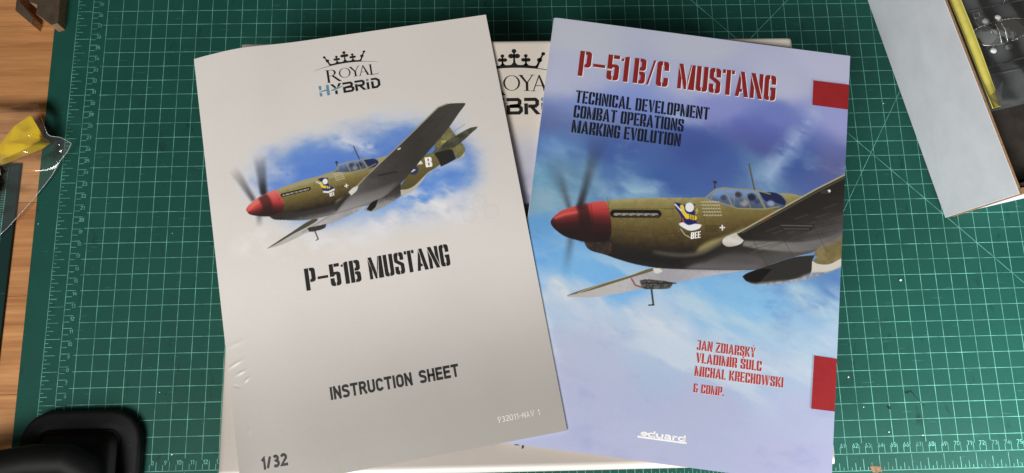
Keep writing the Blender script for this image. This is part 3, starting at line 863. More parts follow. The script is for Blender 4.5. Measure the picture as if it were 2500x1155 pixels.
    cv.stroke([(76.2, 106.8), (77.2, 109.6), (81.2, 111.0)], 1.8, (228, 204, 84), 1, 0.2)
    cv.stroke([(79.6, 110.0), (80.0, 112)], 0.4, (30, 26, 24), 1, 0.1)
    cv.stroke([(81.0, 110.2), (81.2, 112)], 0.4, (30, 26, 24), 1, 0.1)
    cv.stroke([(77.6, 113.4), (80.6, 114.2), (84.4, 113.0)], 1.3, (236, 236, 236), 1, 0.25)
    cv.stroke([(73.4, 105.4), (75.6, 107.2)], 0.6, (232, 232, 232), 1, 0.15)
    for r_ in range(4):
        for k in range(5):
            u = 85.8 + 1.3 * k + 0.45 * r_
            v = 102.2 - 0.1 * k + 1.5 * r_
            cv.stroke([(u - 0.45, v + 0.3), (u, v - 0.25), (u + 0.45, v + 0.3)], 0.25, (226, 222, 206), 0.85, 0.1)
    cv.stroke([(92.1, 111.9), (94.3, 111.7)], 0.7, (236, 236, 232), 1, 0.1)
    cv.stroke([(93.1, 110.7), (93.3, 113.0)], 0.7, (236, 236, 232), 1, 0.1)
    for r_ in range(3):
        cv.stroke([(87, 111.4 + 0.7 * r_), (91.2, 111.0 + 0.7 * r_)], 0.25, (40, 36, 24), 0.6, 0.1)


def paint_lid(cv):
    nz = Noise(23)
    U, V = cv.U, cv.V
    cv.fill((222, 213, 201))
    cv.rgb += ((nz.fbm(U * 0.01, V * 0.012, 3) - 0.5) * 0.05)[..., None]
    pic = smooth(60, 84, V) * (1 - smooth(206, 240, V)) * smooth(20, 60, U) * (1 - smooth(330, 372, U))
    n = nz.fbm(U * 0.03, V * 0.045, 5)
    t = (V - 70) / 70 + 0.5 * (n - 0.5)
    cv.blend(np.clip(pic, 0, 1), rampc(t, [(0, (206, 204, 208)), (0.4, (186, 186, 200)), (0.75, (112, 128, 190)), (1.1, (70, 96, 168))]))
    cv.puff([(180, 96), (196, 104), (206, 116)], (15, 12), (214, 202, 200), 0.9, nz, 0.12)
    m = (V > 122.5).astype(float) * (V < 200) * (U > 60) * (U < 340)
    cv.blend(m, (44, 46, 50))
    cv.blend(np.clip(smooth(0.5, 0.7, nz.fbm(U * 0.2, V * 0.4, 4)) * m * 0.5, 0, 1), (104, 100, 96))
    cv.blend(smooth(170, 290, V) * 0.95, (170, 161, 153))
    cv.blend(smooth(296.2, 298.2, V) * 0.8, (250, 250, 248))  # lamp highlight along the rolled front edge, painted into the lid colour


def sheet_mesh(name, cv, surf, mat, parent):
    """grid following surf(u, v) -> xyz mm, carrying the canvas colours as attribute 'ink'"""
    P = surf(cv.U, cv.V) * SC
    h, w = cv.U.shape
    me = bpy.data.meshes.new(name)
    idx = np.arange(h * w).reshape(h, w)
    q = np.stack([idx[1:, :-1], idx[1:, 1:], idx[:-1, 1:], idx[:-1, :-1]], -1).reshape(-1)
    nf = q.size // 4
    me.vertices.add(h * w)
    me.vertices.foreach_set('co', P.reshape(-1).astype(np.float32))
    me.loops.add(q.size)
    me.loops.foreach_set('vertex_index', q.astype(np.int32))
    me.polygons.add(nf)
    me.polygons.foreach_set('loop_start', np.arange(0, q.size, 4, dtype=np.int32))
    me.polygons.foreach_set('use_smooth', np.ones(nf, bool))
    me.update()
    a = me.color_attributes.new('ink', 'FLOAT_COLOR', 'POINT')
    rgba = np.ones((h * w, 4), np.float32)
    rgba[:, :3] = lin(np.clip(cv.rgb.reshape(-1, 3), 0, 1))
    a.data.foreach_set('color', rgba.reshape(-1))
    return link(name, me, mat, parent)


# ------------------------------------------------------------------ lettering: glyphs as polygons, cap height 1, y up
_s, _t, _g, _c, _ci, _W = 0.18, 0.13, 0.03, 0.11, 0.06, 0.46
_m = _W / 2 - _g / 2


def _hl(y0, y1):
    return [(_m, y1), (_c, y1), (_c * .3, y1 - _c * .3), (0, y1 - _c), (0, y0 + _c), (_c * .3, y0 + _c * .3), (_c, y0), (_m, y0), (_m, y0 + _t), (_s, y0 + _t + _ci), (_s, y1 - _t - _ci), (_m, y1 - _t)]


def _mx(p, w=_W):
    return [(w - x, y) for x, y in reversed(p)]


def _my(p):
    return [(x, 1 - y) for x, y in reversed(p)]


def _bowl(y0, y1):
    a = _s + _g
    return [(a, y1), (_W - _c, y1), (_W - _c * .3, y1 - _c * .3), (_W, y1 - _c), (_W, y0 + _c), (_W - _c * .3, y0 + _c * .3), (_W - _c, y0), (a, y0), (a, y0 + _t * .85), (_W - _s, y0 + _t + .03), (_W - _s, y1 - _t - .03), (a, y1 - _t * .85)]


def _rect(x0, y0, x1, y1):
    return [(x0, y0), (x1, y0), (x1, y1), (x0, y1)]


_ur = [(_W - _m, 1), (_W - _m, 1 - _t), (_W - _s, 1 - _t - _ci), (_W - _s, .64), (_W, .64), (_W, 1 - _c), (_W - .3 * _c, 1 - .3 * _c), (_W - _c, 1)]
_ll = [(_W - x, 1 - y) for x, y in _ur]
_stem = _rect(0, 0, _s, 1)
_u1 = [(0, 1), (0, _c), (.3 * _c, .3 * _c), (_c, 0), (_m, 0), (_m, _t), (_s, _t + _ci), (_s, 1)]
_bars = lambda w: [_rect(_s + _g, .86, w, 1), _rect(_s + _g, .43, w - .04, .57), _rect(_s + _g, 0, w, .14)]
_y = [[(0, 1), (.15, .48), (.26, .48), (.17, 1)], [(.33, 1), (.29, .48), (.34, .48), (.48, 1)], _rect(.15, 0, .33, .45)]
_S3 = [[(_m, 1), (_c, 1), (.3 * _c, 1 - .3 * _c), (0, 1 - _c), (0, .6), (.04, .55), (_W - _s, .39), (_W - _s, _t + _ci), (_W - _m, _t), (_W - _m, 0), (_W - _c, 0), (_W - .3 * _c, .3 * _c), (_W, _c), (_W, .44), (_W - .05, .5), (_s, .64), (_s, 1 - _t - _ci), (_m, 1 - _t)], _ur, _ll]
_acute = lambda x: [[(x, 1.07), (x + .07, 1.07), (x + .17, 1.24), (x + .06, 1.24)]]
STENCIL = {
    'O': (_W, [_hl(0, 1), _mx(_hl(0, 1))]), 'C': (_W, [_hl(0, 1), _ur, _my(_ur)]),
    'G': (_W, [_hl(0, 1), _ur, [(_W - _m, 0), (_W - _c, 0), (_W - .3 * _c, .3 * _c), (_W, _c), (_W, .52), (_W / 2 + .01, .52), (_W / 2 + .01, .4), (_W - _s, .4), (_W - _s, _t + _ci), (_W - _m, _t)]]),
    'U': (_W, [_u1, _mx(_u1)]), 'S': (_W, _S3), 'Š': (_W, _S3 + [[(.1, 1.24), (.19, 1.07), (.27, 1.07), (.36, 1.24), (.27, 1.24), (.23, 1.15), (.19, 1.24)]]),
    'T': (.48, [_rect(.15, 0, .33, 1), _rect(0, .85, .12, 1), _rect(.36, .85, .48, 1)]),
    'A': (.54, [[(.18, 1), (.36, 0), (.54, 0), (.34, 1)], [(0, 0), (.15, 0), (.18, .19), (.29, .19), (.27, .31), (.21, .31), (.22, .66), (.15, .95)]]),
    'N': (.5, [[(0, 0), (.16, 0), (.16, .4), (0, .9)], [(0, 1), (.33, 0), (.5, 0), (.18, 1)], [(.34, 1), (.34, .59), (.5, .1), (.5, 1)]]),
    'M': (.68, [[(0, 0), (.15, 0), (.15, .42), (0, .93)], [(.01, 1), (.27, 0), (.36, 0), (.36, .25), (.18, 1)], [(.39, .12), (.39, .45), (.485, 1), (.52, 1)], [(.54, 1), (.52, .85), (.43, 0), (.68, 0), (.68, 1)]]),
    'P': (_W, [_stem, _bowl(.36, 1)]), 'B': (_W, [_stem, _bowl(.515, 1), _bowl(0, .485)]), 'D': (_W, [_stem, _bowl(0, 1)]),
    'R': (_W, [_stem, _bowl(.42, 1), [(_s + _g, .39), (_W - .12, .39), (_W - .02, .33), (_W, .26), (_W, 0), (_W - _s, 0), (_W - _s, .24), (_s + _g, .27)]]),
    'E': (.42, [_stem] + _bars(.42)), 'L': (.4, [_stem, _rect(_s + _g, 0, .4, .14)]), 'I': (_s, [_stem]), 'Í': (_s, [_stem] + _acute(.02)),
    'H': (_W, [[(0, 0), (_s, 0), (_s, .43), (_W - _s - _g, .43), (_W - _s - _g, .57), (_s, .57), (_s, 1), (0, 1)], _rect(_W - _s, 0, _W, 1)]),
    'V': (.48, [[(0, 1), (.19, 0), (.29, 0), (.31, .24), (.19, 1)], [(.36, 1), (.33, .25), (.32, 0), (.335, 0), (.48, 1)]]),
    'K': (.5, [_stem, [(_s + _g, .52), (.33, .52), (.5, 1), (.34, 1), (_s + _g, .66)], [(_s + _g, .49), (_s + _g, .36), (.34, 0), (.52, 0), (.33, .49)]]),
    'J': (.4, [[(.22, 1), (.22, _t + _ci), (.2, _t), (.2, 0), (.29, 0), (.37, .04), (.4, .12), (.4, 1)], [(.17, 0), (.09, 0), (.03, .04), (0, .12), (0, .28), (.15, .28), (.15, _t)], _rect(.06, .86, .19, 1)]),
    'Z': (.46, [_rect(0, .86, .46, 1), [(.27, .83), (0, .17), (.2, .17), (.46, .83)], _rect(0, 0, .46, .14)]),
    'W': (.8, [[(0, 1), (.15, 0), (.26, 0), (.28, .3), (.17, 1)], [(.32, .45), (.29, 0), (.4, .5), (.4, 1), (.33, 1)], [(.43, 1), (.43, .4), (.5, 0), (.62, 0), (.64, .25), (.56, 1)], [(.69, 1), (.67, .3), (.66, 0), (.8, 1)]]),
    'Y': (.48, _y), 'Ý': (.48, _y + _acute(.2)),
    '&': (.5, [_hl(.5, 1), _hl(0, .52), [(_m + _g, 1), (_m + _g, .88), (.31, .86), (.31, .74), (.42, .74), (.42, .9), (.36, 1)], [(_m + _g, 0), (.4, 0), (.46, .08), (.46, .3), (.5, .34), (.5, .46), (_m + _g, .46), (_m + _g, .34), (.3, .34), (.3, .14), (_m + _g, .12)]]),
    '.': (.16, [_rect(0, 0, .16, .16)]), '-': (.5, [_rect(.02, .43, .48, .55)]), '/': (.3, [[(0, 0), (.08, 0), (.3, 1), (.22, 1)]]),
    '1': (.3, [[(.12, 0), (.3, 0), (.3, 1), (.2, 1), (.12, .96)], [(0, .8), (.09, .8), (.09, .93), (0, .88)]]),
    '5': (_W, [[(0, 1), (0, .43), (_s, .43), (_s + .03, .5), (_W - _s, .5), (_W - _s, _t + _ci), (_W - _m, _t), (_W - _m, 0), (_W - _c, 0), (_W - .3 * _c, .3 * _c), (_W, _c), (_W, .52), (_W - .03, .58), (_W - .1, .63), (_s, .63), (_s, 1)], _rect(_s + _g, .85, _W * .97, 1), _ll]),
}


def _arc(cx, cy, rx, ry, a0, a1, n=7):
    return [(cx + rx * math.cos(math.radians(a0 + (a1 - a0) * i / (n - 1))), cy + ry * math.sin(math.radians(a0 + (a1 - a0) * i / (n - 1)))) for i in range(n)]


_oo = _arc(.22, .75, .22, .25, 90, 180) + _arc(.22, .25, .22, .25, 180, 270) + _arc(.28, .25, .22, .25, 270, 360) + _arc(.28, .75, .22, .25, 0, 90)
_ss = [(.49, .8)] + _arc(.33, .84, .16, .16, 20, 90, 5) + _arc(.17, .78, .17, .22, 90, 230, 8) + [(.38, .47)] + _arc(.32, .24, .18, .24, 50, -90, 8) + _arc(.17, .16, .17, .16, 270, 190, 5)
_d3 = _arc(.24, .77, .22, .23, 140, -80, 10) + _arc(.24, .27, .26, .27, 80, -140, 11)
STROKES = {
    'I': (0, [[(0, 0), (0, 1)]]), 'N': (.5, [[(0, 0), (0, 1)], [(0, 1), (.5, 0)], [(.5, 0), (.5, 1)]]), 'S': (.5, [_ss]), 'T': (.52, [[(0, 1), (.52, 1)], [(.26, 0), (.26, 1)]]),
    'R': (.5, [[(0, 0), (0, 1)] + [(.3, 1)] + _arc(.3, .75, .18, .25, 90, -90, 8) + [(0, .5)], [(.28, .5), (.5, 0)]]), 'U': (.5, [[(0, 1)] + _arc(.25, .24, .25, .24, 180, 360, 10) + [(.5, 1)]]),
    'C': (.5, [[(.5, .74)] + _arc(.25, .75, .25, .25, 10, 180, 8) + _arc(.25, .25, .25, .25, 180, 350, 8)]), 'O': (.5, [_oo + [_oo[0]]]), 'H': (.5, [[(0, 0), (0, 1)], [(.5, 0), (.5, 1)], [(0, .5), (.5, .5)]]),
    'E': (.44, [[(.44, 1), (0, 1), (0, 0), (.44, 0)], [(0, .52), (.4, .52)]]), 'A': (.56, [[(0, 0), (.28, 1), (.56, 0)], [(.1, .28), (.46, .28)]]), 'V': (.54, [[(0, 1), (.27, 0), (.54, 1)]]),
    '/': (.34, [[(0, -.06), (.34, 1.06)]]), '-': (.36, [[(0, .45), (.36, .45)]]), ' ': (.28, []),
    '0': (.5, [_oo + [_oo[0]]]), '1': (.24, [[(0, .76), (.24, 1), (.24, 0)]]), '2': (.5, [_arc(.25, .74, .24, .26, 160, -25, 9) + [(0, 0), (.5, 0)]]), '3': (.5, [_d3]),
    '4': (.54, [[(.4, 0), (.4, 1), (0, .28), (.54, .28)]]), '5': (.5, [[(.46, 1), (.06, 1), (.03, .54)] + _arc(.24, .3, .26, .3, 120, -140, 11)]),
    '6': (.5, [[(.36, 1), (.06, .46)] + _arc(.25, .28, .25, .28, 150, -200, 14)]), '7': (.48, [[(0, 1), (.48, 1), (.16, 0)]]),
    '8': (.5, [_arc(.25, .76, .21, .24, 0, 360, 13), _arc(.25, .27, .25, .27, 0, 360, 14)]), '9': (.5, [[(.14, 0), (.44, .54)] + _arc(.25, .72, .25, .28, -30, 320, 14)]),
}


def ribbon(pts, w):
    """thick polyline -> list of quads with shared mitres"""
    P = np.array(pts, float)
    k = [0] + [i for i in range(1, len(P)) if np.linalg.norm(P[i] - P[i - 1]) > 1e-4]
    P = P[k]
    closed = len(P) > 3 and np.linalg.norm(P[0] - P[-1]) < 1e-3
    T = P[1:] - P[:-1]
    T /= np.linalg.norm(T, axis=1)[:, None]
    L, R = [], []
    for i in range(len(P)):
        if closed and i in (0, len(P) - 1):
            a, b = T[-1], T[0]
        else:
            a, b = T[max(i - 1, 0)], T[min(i, len(T) - 1)]
        t = a + b
        if np.linalg.norm(t) < 1e-3:
            t = b
        t = t / np.linalg.norm(t)
        n = np.array((-t[1], t[0]))
        k = min(1.0 / max(0.35, n @ np.array((-b[1], b[0]))), 1.9)
        L.append(P[i] + n * k * w / 2)
        R.append(P[i] - n * k * w / 2)
    return [[tuple(R[i]), tuple(R[i + 1]), tuple(L[i + 1]), tuple(L[i])] for i in range(len(P) - 1)]


def layout(text, font, x0, ybase, cap, width=None, gap=None, weight=0.15):
    """polygons for a line of text; x right, y down (sheet millimetres); width = fitted total width"""
    polys, x = [], 0.0
    gap = (0.06 if font == 'stencil' else 0.16) if gap is None else gap
    for ch in text:
        if font == 'stencil':
            if ch == ' ':
                x += 0.26
                continue
            w, ps = STENCIL[ch]
            polys += [[(x + a, b) for a, b in p] for p in ps]
            x += w + gap
        else:
            w, ls = STROKES[ch]
            for l in ls:
                o_ = l
                l = [[weight / 2 + a, weight / 2 + b * (1 - weight)] for a, b in l]
                if math.hypot(o_[0][0] - o_[-1][0], o_[0][1] - o_[-1][1]) > 1e-3:
                    for e, n_ in ((0, 1), (-1, -2)):      # straight stroke ends run out to the cap line, base line or side
                        dx, dy = l[e][0] - l[n_][0], l[e][1] - l[n_][1]
                        if abs(dy) > abs(dx) and o_[e][1] in (0, 1):
                            y_ = float(o_[e][1])
                            l[e][0] += dx / dy * (y_ - l[e][1])
                            l[e][1] = y_
                        elif abs(dy) < 1e-6:
                            l[e][0] += math.copysign(weight / 2, dx)
                polys += [[(x + a, b) for a, b in q] for q in ribbon(l, weight)]
            x += w + weight + gap
    total = x - gap
    kx = (width / total) if width else cap
    return [[(x0 + a * kx, ybase - b * cap) for a, b in p] for p in polys]


def print_mesh(name, polys, surf, lift, mat, parent):
    """flat ink laid on surf(u, v) -> xyz mm"""
    vs, fs = [], []
    for p in polys:
        a = np.array(p, float)
        q = surf(a[:, 0], a[:, 1])
        k = len(vs)
        area = np.sum(a[:, 0] * np.roll(a[:, 1], -1) - np.roll(a[:, 0], -1) * a[:, 1])
        idx = list(range(k, k + len(p)))
        fs.append(idx if area < 0 else idx[::-1])
        vs += [(x, y, z + lift) for x, y, z in q]
    return mesh(name, vs, fs, mat, parent)


def disc(cx, cy, rx, ry=None, n=20, rot=0):
    ry = rx if ry is None else ry
    c, s_ = math.cos(rot), math.sin(rot)
    return [(cx + rx * math.cos(a) * c - ry * math.sin(a) * s_, cy + rx * math.cos(a) * s_ + ry * math.sin(a) * c) for a in np.linspace(0, 2 * math.pi, n, endpoint=False)]


def royal_hybrid(place):
    """crown, ROYAL and HYBRiD; local frame 0..100 wide, y down; place(poly) -> sheet mm. Returns dark and blue polygons"""
    D, Bl = [], []
    # thin arc under the crown
    arc = [(-4 + 108 * t, 27 + 8.0 * (2 * t - 1) ** 2) for t in np.linspace(0, 1, 25)]
    for i in range(24):
        t0, t1 = i / 24, (i + 1) / 24
        w0, w1 = (0.25 + 1.0 * math.sin(math.pi * t0)), (0.25 + 1.0 * math.sin(math.pi * t1))
        (x0, y0), (x1, y1) = arc[i], arc[i + 1]
        D.append([(x0, y0 - w0 / 2), (x1, y1 - w1 / 2), (x1, y1 + w1 / 2), (x0, y0 + w0 / 2)])
    # crown band with scallops
    up, lo = [], []
    for t in np.linspace(0, 1, 41):
        x = 23.5 + 53 * t
        yb = 26.5 + 2.2 * (2 * t - 1) ** 2
        k = abs(math.sin(math.pi * 4 * t))
        pk = (1 - k) ** 2.2 * (5.0 if 0.1 < t < 0.9 else 3.0) + (2.4 if 0.44 < t < 0.56 else 0) * (1 - k) ** 2
        up.append((x, yb - 2.6 - pk))
        lo.append((x, yb))
    D.append(up + lo[::-1])
    for x, y, r in ((36.7, 17.5, 1.0), (50, 12.5, 1.25), (63.3, 17.5, 1.0)):
        D.append(disc(x, y - 5.2 * r, 2.2 * r))
        D.append(disc(x - 2.7 * r, y, 2.7 * r, 2.4 * r))
        D.append(disc(x + 2.7 * r, y, 2.7 * r, 2.4 * r))
        D.append([(x - 1.0, y - 4 * r), (x + 1.0, y - 4 * r), (x + 1.2, y + 8), (x - 1.2, y + 8)])
    for sgn in (-1, 1):
        x = 50 + sgn * 33.2
        D.append(disc(x, 6.5 + 3.5, 2.3))
        D.append(disc(x - sgn * 4.4, 18.0, 3.0, 2.9))
        D.append([(x + sgn * .8, 10), (x - sgn * 1.6, 10.5), (50 + sgn * 24.0, 26.5), (50 + sgn * 26.6, 28)])
    # ROYAL in thick and thin roman capitals
    def ringp(cx, cy, rx, ry, kx, ky):
        o, i = disc(cx, cy, rx, ry, 28), disc(cx, cy, kx, ky, 28)
        return [[o[j], o[(j + 1) % 28], i[(j + 1) % 28], i[j]] for j in range(28)]

    def serif(x, y, w=3.4):
        return [(x - w, y - .35), (x + w, y - .35), (x + w, y + .35), (x - w, y + .35)]
    D += [[(17, 37), (20.6, 37), (20.6, 62), (17, 62)], serif(18.4, 62), serif(17.5, 37, 3)]
    a, b = _arc(25, 43.2, 7.2, 6.2, 90, -90, 9), _arc(24.6, 43.2, 4.4, 5.4, 90, -90, 9)
    D += [[a[i], a[i + 1], b[i + 1], b[i]] for i in range(8)]
    D += [[(20, 36.9), (25, 37), (25, 37.8), (20, 37.9)], [(20, 48.6), (25, 48.6), (25, 49.4), (20, 49.4)], [(24, 49.2), (28, 49.0), (39, 61.4), (40, 62.4), (35, 62.2)]]
    D += ringp(46.5, 47, 9.6, 9.8, 7.4, 9.1)
    D += [[(55, 37.2), (58.4, 37.2), (64.4, 46.5), (62.8, 48)], [(69.6, 37.2), (70.8, 37.2), (64.2, 48), (63.0, 47.4)], [(62.3, 46.8), (65.2, 46.8), (65.2, 57), (62.3, 57)], serif(63.8, 57), serif(57, 37.2, 2.6), serif(70.2, 37.2, 2.4)]
    D += [[(76.6, 37.2), (78.4, 37.2), (86, 57.5), (82.6, 57.5)], [(76.8, 38.4), (77.6, 39.8), (71.4, 57.5), (70.2, 57.5)], [(73.2, 50.4), (81.6, 50.4), (81.8, 51.2), (73, 51.2)], serif(70.6, 57.5, 2.4), serif(84.4, 57.5, 2.8)]
    D += [[(88.6, 38), (91.4, 38), (91.4, 58.5), (88.6, 58.5)], serif(90, 38, 2.8), [(87.2, 58.2), (100.5, 58.2), (101.6, 54.6), (100.8, 59.2), (87.2, 59.2)]]
    # HYBRiD in square techno capitals
    y0, y1 = 66.0, 87.0
    Bl += [_rect(1, y0, 5, y0 + 8.2), _rect(1, y0 + 14, 5, y1), [(0, y0 + 11.6), (13, y0 + 8.6), (13, y0 + 11.6), (1.2, y0 + 12.6)], _rect(13, y0, 17.4, y1)]
    D += [[(19.5, y0), (24.4, y0), (29.4, y0 + 7.2), (27.2, y0 + 9.6)], [(33.4, y0), (38.4, y0), (34.6, y0 + 6.4), (30.2, y0 + 8.2)], [(26.4, y0 + 14), (30.6, y0 + 13), (30.6, y1), (26.4, y1)]]
    Bl += [[(18.5, y0 + 12.4), (26, y0 + 9.2), (43.5, y0 + 5.6), (34, y0 + 10.2), (24, y0 + 13.4)]]
    wr = lambda l, w=4.2: [q for q in ribbon(l, w)]
    D += wr([(40, y0 + 2.1), (53.2, y0 + 2.1), (55, y0 + 4), (55, y0 + 7), (53.2, y0 + 9.4), (44, y0 + 10.4)])
    D += wr([(44, y0 + 10.6), (54, y0 + 10.6), (56.4, y0 + 13), (56.4, y0 + 16.4), (54, y0 + 18.9), (42.1, y0 + 18.9), (42.1, y0 + 9)])
    D += wr([(60, y0 + 2.1), (72.6, y0 + 2.1), (74.6, y0 + 4), (74.6, y0 + 8.4), (72.6, y0 + 10.6), (64.5, y0 + 10.6)])
    D += wr([(62.1, y0 + 7.0), (62.1, y1)]) + [[(66.4, y0 + 12), (71, y0 + 12), (78.4, y1), (73, y1)]]
    D += [_rect(79.2, y0 + 6.6, 83.4, y1)]
    Bl += [disc(81.3, y0 + 2.2, 2.5)]
    D += wr([(87.2, y0 + 2.1), (95.6, y0 + 2.1), (99.8, y0 + 6), (99.8, y0 + 15), (95.6, y0 + 18.9), (88.9, y0 + 18.9), (88.9, y0 + 6.4)])
    return [place(p) for p in D], [place(p) for p in Bl]


def eduard_mark(x0, yb, w):
    """lower-case wide lettering standing on a bar"""
    P = []
    k = w / 118.0
    lw = 5.2
    x = 7.0
    for ch in 'eduard':
        if ch == 'e':
            P += ribbon([(x + 1.5, 8.2), (x + 15, 8.2)] + _arc(x + 8.2, 8.2, 6.8, 5.6, 0, 318, 14), lw * .8)
            x += 17.5
        elif ch == 'd':
            P += ribbon(_arc(x + 7.6, 8.2, 6.6, 5.6, 0, 360, 15), lw * .8) + [_rect(x + 12.6, 0.5, x + 17.4, 21)]
            x += 19.5
        elif ch == 'u':
            P += ribbon([(x + 2.2, 15.5)] + _arc(x + 8.2, 7.6, 6.2, 5.2, 180, 330, 8), lw * .85) + [_rect(x + 12.6, 0.5, x + 17.2, 15.5)]
            x += 19.5
        elif ch == 'a':
            P += ribbon([(x + 1.6, 13.4), (x + 5, 14.2), (x + 11, 14.0), (x + 14, 11.4), (x + 14, 2.4), (x + 17, 1.8)], lw * .85) + ribbon(_arc(x + 7, 5.4, 5.4, 3.3, 20, 340, 12), lw * .66)
            x += 19.0
        elif ch == 'r':
            P += [_rect(x + .6, .5, x + 5.2, 15.5)] + ribbon([(x + 4, 9), (x + 7, 13), (x + 13, 13.6)], lw * .8)
            x += 14.5
    P += [_rect(0, -6, 7.5, 0.6), _rect(7.5, -6, 118, -0.4)]
    return [[(x0 + a * k, yb - b * k * 0.72) for a, b in p] for p in P]


# ------------------------------------------------------------------ the setting: wooden desk of glued staves
desk = tag(empty('desk'), kind='structure')
desk['label'] = 'warm brown wooden desk of glued horizontal staves'
_ed = [430, 369.5, 292.5, 214, 137, 60, -18, -95]
for _i in range(len(_ed) - 1):
    a, b = _ed[_i], _ed[_i + 1]
    o = box8('stave', [(-150, b + .12, -28), (900, b + .12, -28), (900, a - .12, -28), (-150, a - .12, -28),
                       (-150, b + .12, -3 - .06 * (_i % 2)), (900, b + .12, -3 - .06 * (_i % 2)), (900, a - .12, -3 - .06 * (_i % 2)), (-150, a - .12, -3 - .06 * (_i % 2))], M_WOOD, desk, 0.35)

# ------------------------------------------------------------------ big green cutting mat (half-inch grid, 12.7 mm)
G = 12.7
flat = lambda u, v: np.stack([np.asarray(u, float), np.asarray(v, float), np.zeros(np.shape(u))], -1)
cmat = tag(empty('cutting_mat'), 'large green self-healing cutting mat with pale grid lines and rulers', 'cutting mat')
_rc = [(-30 + 6 * (1 - math.cos(a)), -46 + 6 * (1 - math.sin(a))) for a in np.linspace(0, math.pi / 2, 5)]
prism('sheet', [(-29.8, -50), (880, -50), (880, 560), (-32.2, 560)], -3, 0, M_MAT, cmat, 0.5)
LW = 0.38


def bar(x0, y0, x1, y1, w=LW):
    d = math.hypot(x1 - x0, y1 - y0)
    nx, ny = -(y1 - y0) / d * w / 2, (x1 - x0) / d * w / 2
    return [(x0 + nx, y0 + ny), (x0 - nx, y0 - ny), (x1 - nx, y1 - ny), (x1 + nx, y1 + ny)]


def numeral(txt, x, y, h):
    """upright numerals centred at x, baseline y, in world millimetres"""
    ps = layout(txt, 'stroke', 0, 0, h, None, 0.13, 0.13)
    xs = [p[0] for q in ps for p in q]
    w = max(xs) - min(xs)
    return [[(x - w / 2 + a, y - b) for a, b in q] for q in ps]


lv, lh, ldg, tk, nm = [], [], [], [], []
rg = random.Random(2)
for i in range(1, 70):
    lv.append(bar(i * G, (0.62 if i % 4 else 0.35 + 0.4 * rg.random()) * G, i * G, 40 * G))
for j in range(1, 41):
    lh.append(bar((0.72 + 0.25 * rg.random()) * G, j * G, 69 * G, j * G))
ldg.append(bar((71 - 40) * G, 40 * G, 69 * G, 2 * G))
ldg.append(bar(30 * G, 13 * G, 57 * G, 40 * G))
ldg.append(bar((54 - 22 / 1.732) * G, G, (54 + 17 / 1.732) * G, 40 * G))
tk.append(bar(-G, -G, -G, 40 * G))
tk.append(bar(0, 0, 0, 40 * G))
tk.append(bar(-G, -G, 69 * G, -G))
tk.append(bar(0, 0, 69 * G, 0))
for q in range(-4, 160):
    L_ = 0.92 if q % 8 == 0 else 0.69 if q % 4 == 0 else 0.46 if q % 2 == 0 else 0.22
    tk.append(bar(-G, q * G / 4, (-1 + L_) * G, q * G / 4, LW * .9))
for q in range(-4, 276):
    L_ = 0.92 if q % 8 == 0 else 0.69 if q % 4 == 0 else 0.46 if q % 2 == 0 else 0.22
    tk.append(bar(q * G / 4, -G, q * G / 4, (-1 + L_) * G, LW * .9))
for c in range(1, 51):
    tk.append(bar(0, c * 10, 0.57 * G, c * 10, LW * .9))
    tk.append(bar(0, c * 10 - 5, 0.37 * G, c * 10 - 5, LW * .9))
    nm += numeral(str(c), 0.53 * G, c * 10 - 3.9, 2.9)
for c in range(1, 86):
    tk.append(bar(c * 10, 0, c * 10, 0.56 * G, LW * .9))
    tk.append(bar(c * 10 - 5, 0, c * 10 - 5, 0.37 * G, LW * .9))
    nm += numeral(str(c), c * 10 - 3.0, 0.36 * G, 3.3)
for nme, ps, lf in (('vertical_grid_print', lv, .05), ('horizontal_grid_print', lh, .07), ('diagonal_guide_print', ldg, .09), ('ruler_scale_print', tk, .06), ('ruler_numeral_print', nm, .08)):
    print_mesh(nme, ps, flat, lf, M_MATLINE, cmat)

# dark mat at the left edge of the desk
m2 = tag(empty('dark_cutting_mat'), 'dark green cutting mat edge with pale ruler ticks at the far left', 'cutting mat')
prism('sheet', [(-140, -60), (-48.6, -60), (-46.9, 246), (-140, 247)], -2.9, 0, M_MAT2, m2, 0.5)
t2 = [bar(-57.6, 60, -56.3, 243, .5)]
for q in range(0, 92):
    y = 242 - 2 * q
    t2.append(bar(-57.0 - .4 * (q / 92), y, -57.0 - (4.4 if q % 5 == 0 else 2.6), y, .4))
print_mesh('ruler_scale_print', t2, flat, .06, M_MATLINE, m2)

# ------------------------------------------------------------------ kit box with printed lid, lying under the two booklets
BX0, BY0, BTH, BW, BH = 160.09, 301.59, -0.00087, 399.93, 301.3
BZ = 100.0


def frame(x0, y0, th, zf):
    c, s_ = math.cos(th), math.sin(th)

    def f(u, v):
        u = np.asarray(u, float)
        v = np.asarray(v, float)
        return np.stack([x0 + u * c + v * s_, y0 + u * s_ - v * c, zf(u, v) + 0 * u], -1)
    return f


lid_s = frame(BX0, BY0, BTH, lambda u, v: BZ)
kit = tag(empty('kit_box'), 'large flat cream model kit box with crown logo lying under the two booklets', 'box')


def lid_surface(u, v):
    """top panel with rolled edges: flat, then a quarter round of 3 mm"""
    r = 3.0
    P = lid_s(u, v)
    z = np.full(np.shape(u), BZ)
    for d in (u, BW - u, v, BH - v):
        k = np.clip(1 - d / r, 0, 1)
        z = z - r * (1 - np.sqrt(np.clip(1 - k * k, 0, 1)))
    P[..., 2] = z
    return P


def edge_grid(n0, n1, L):
    e = np.array([0, .12, .35, .7, 1.2, 1.9, 3.0])
    return np.concatenate([e, np.linspace(4, L - 4, n1), L - e[::-1]])


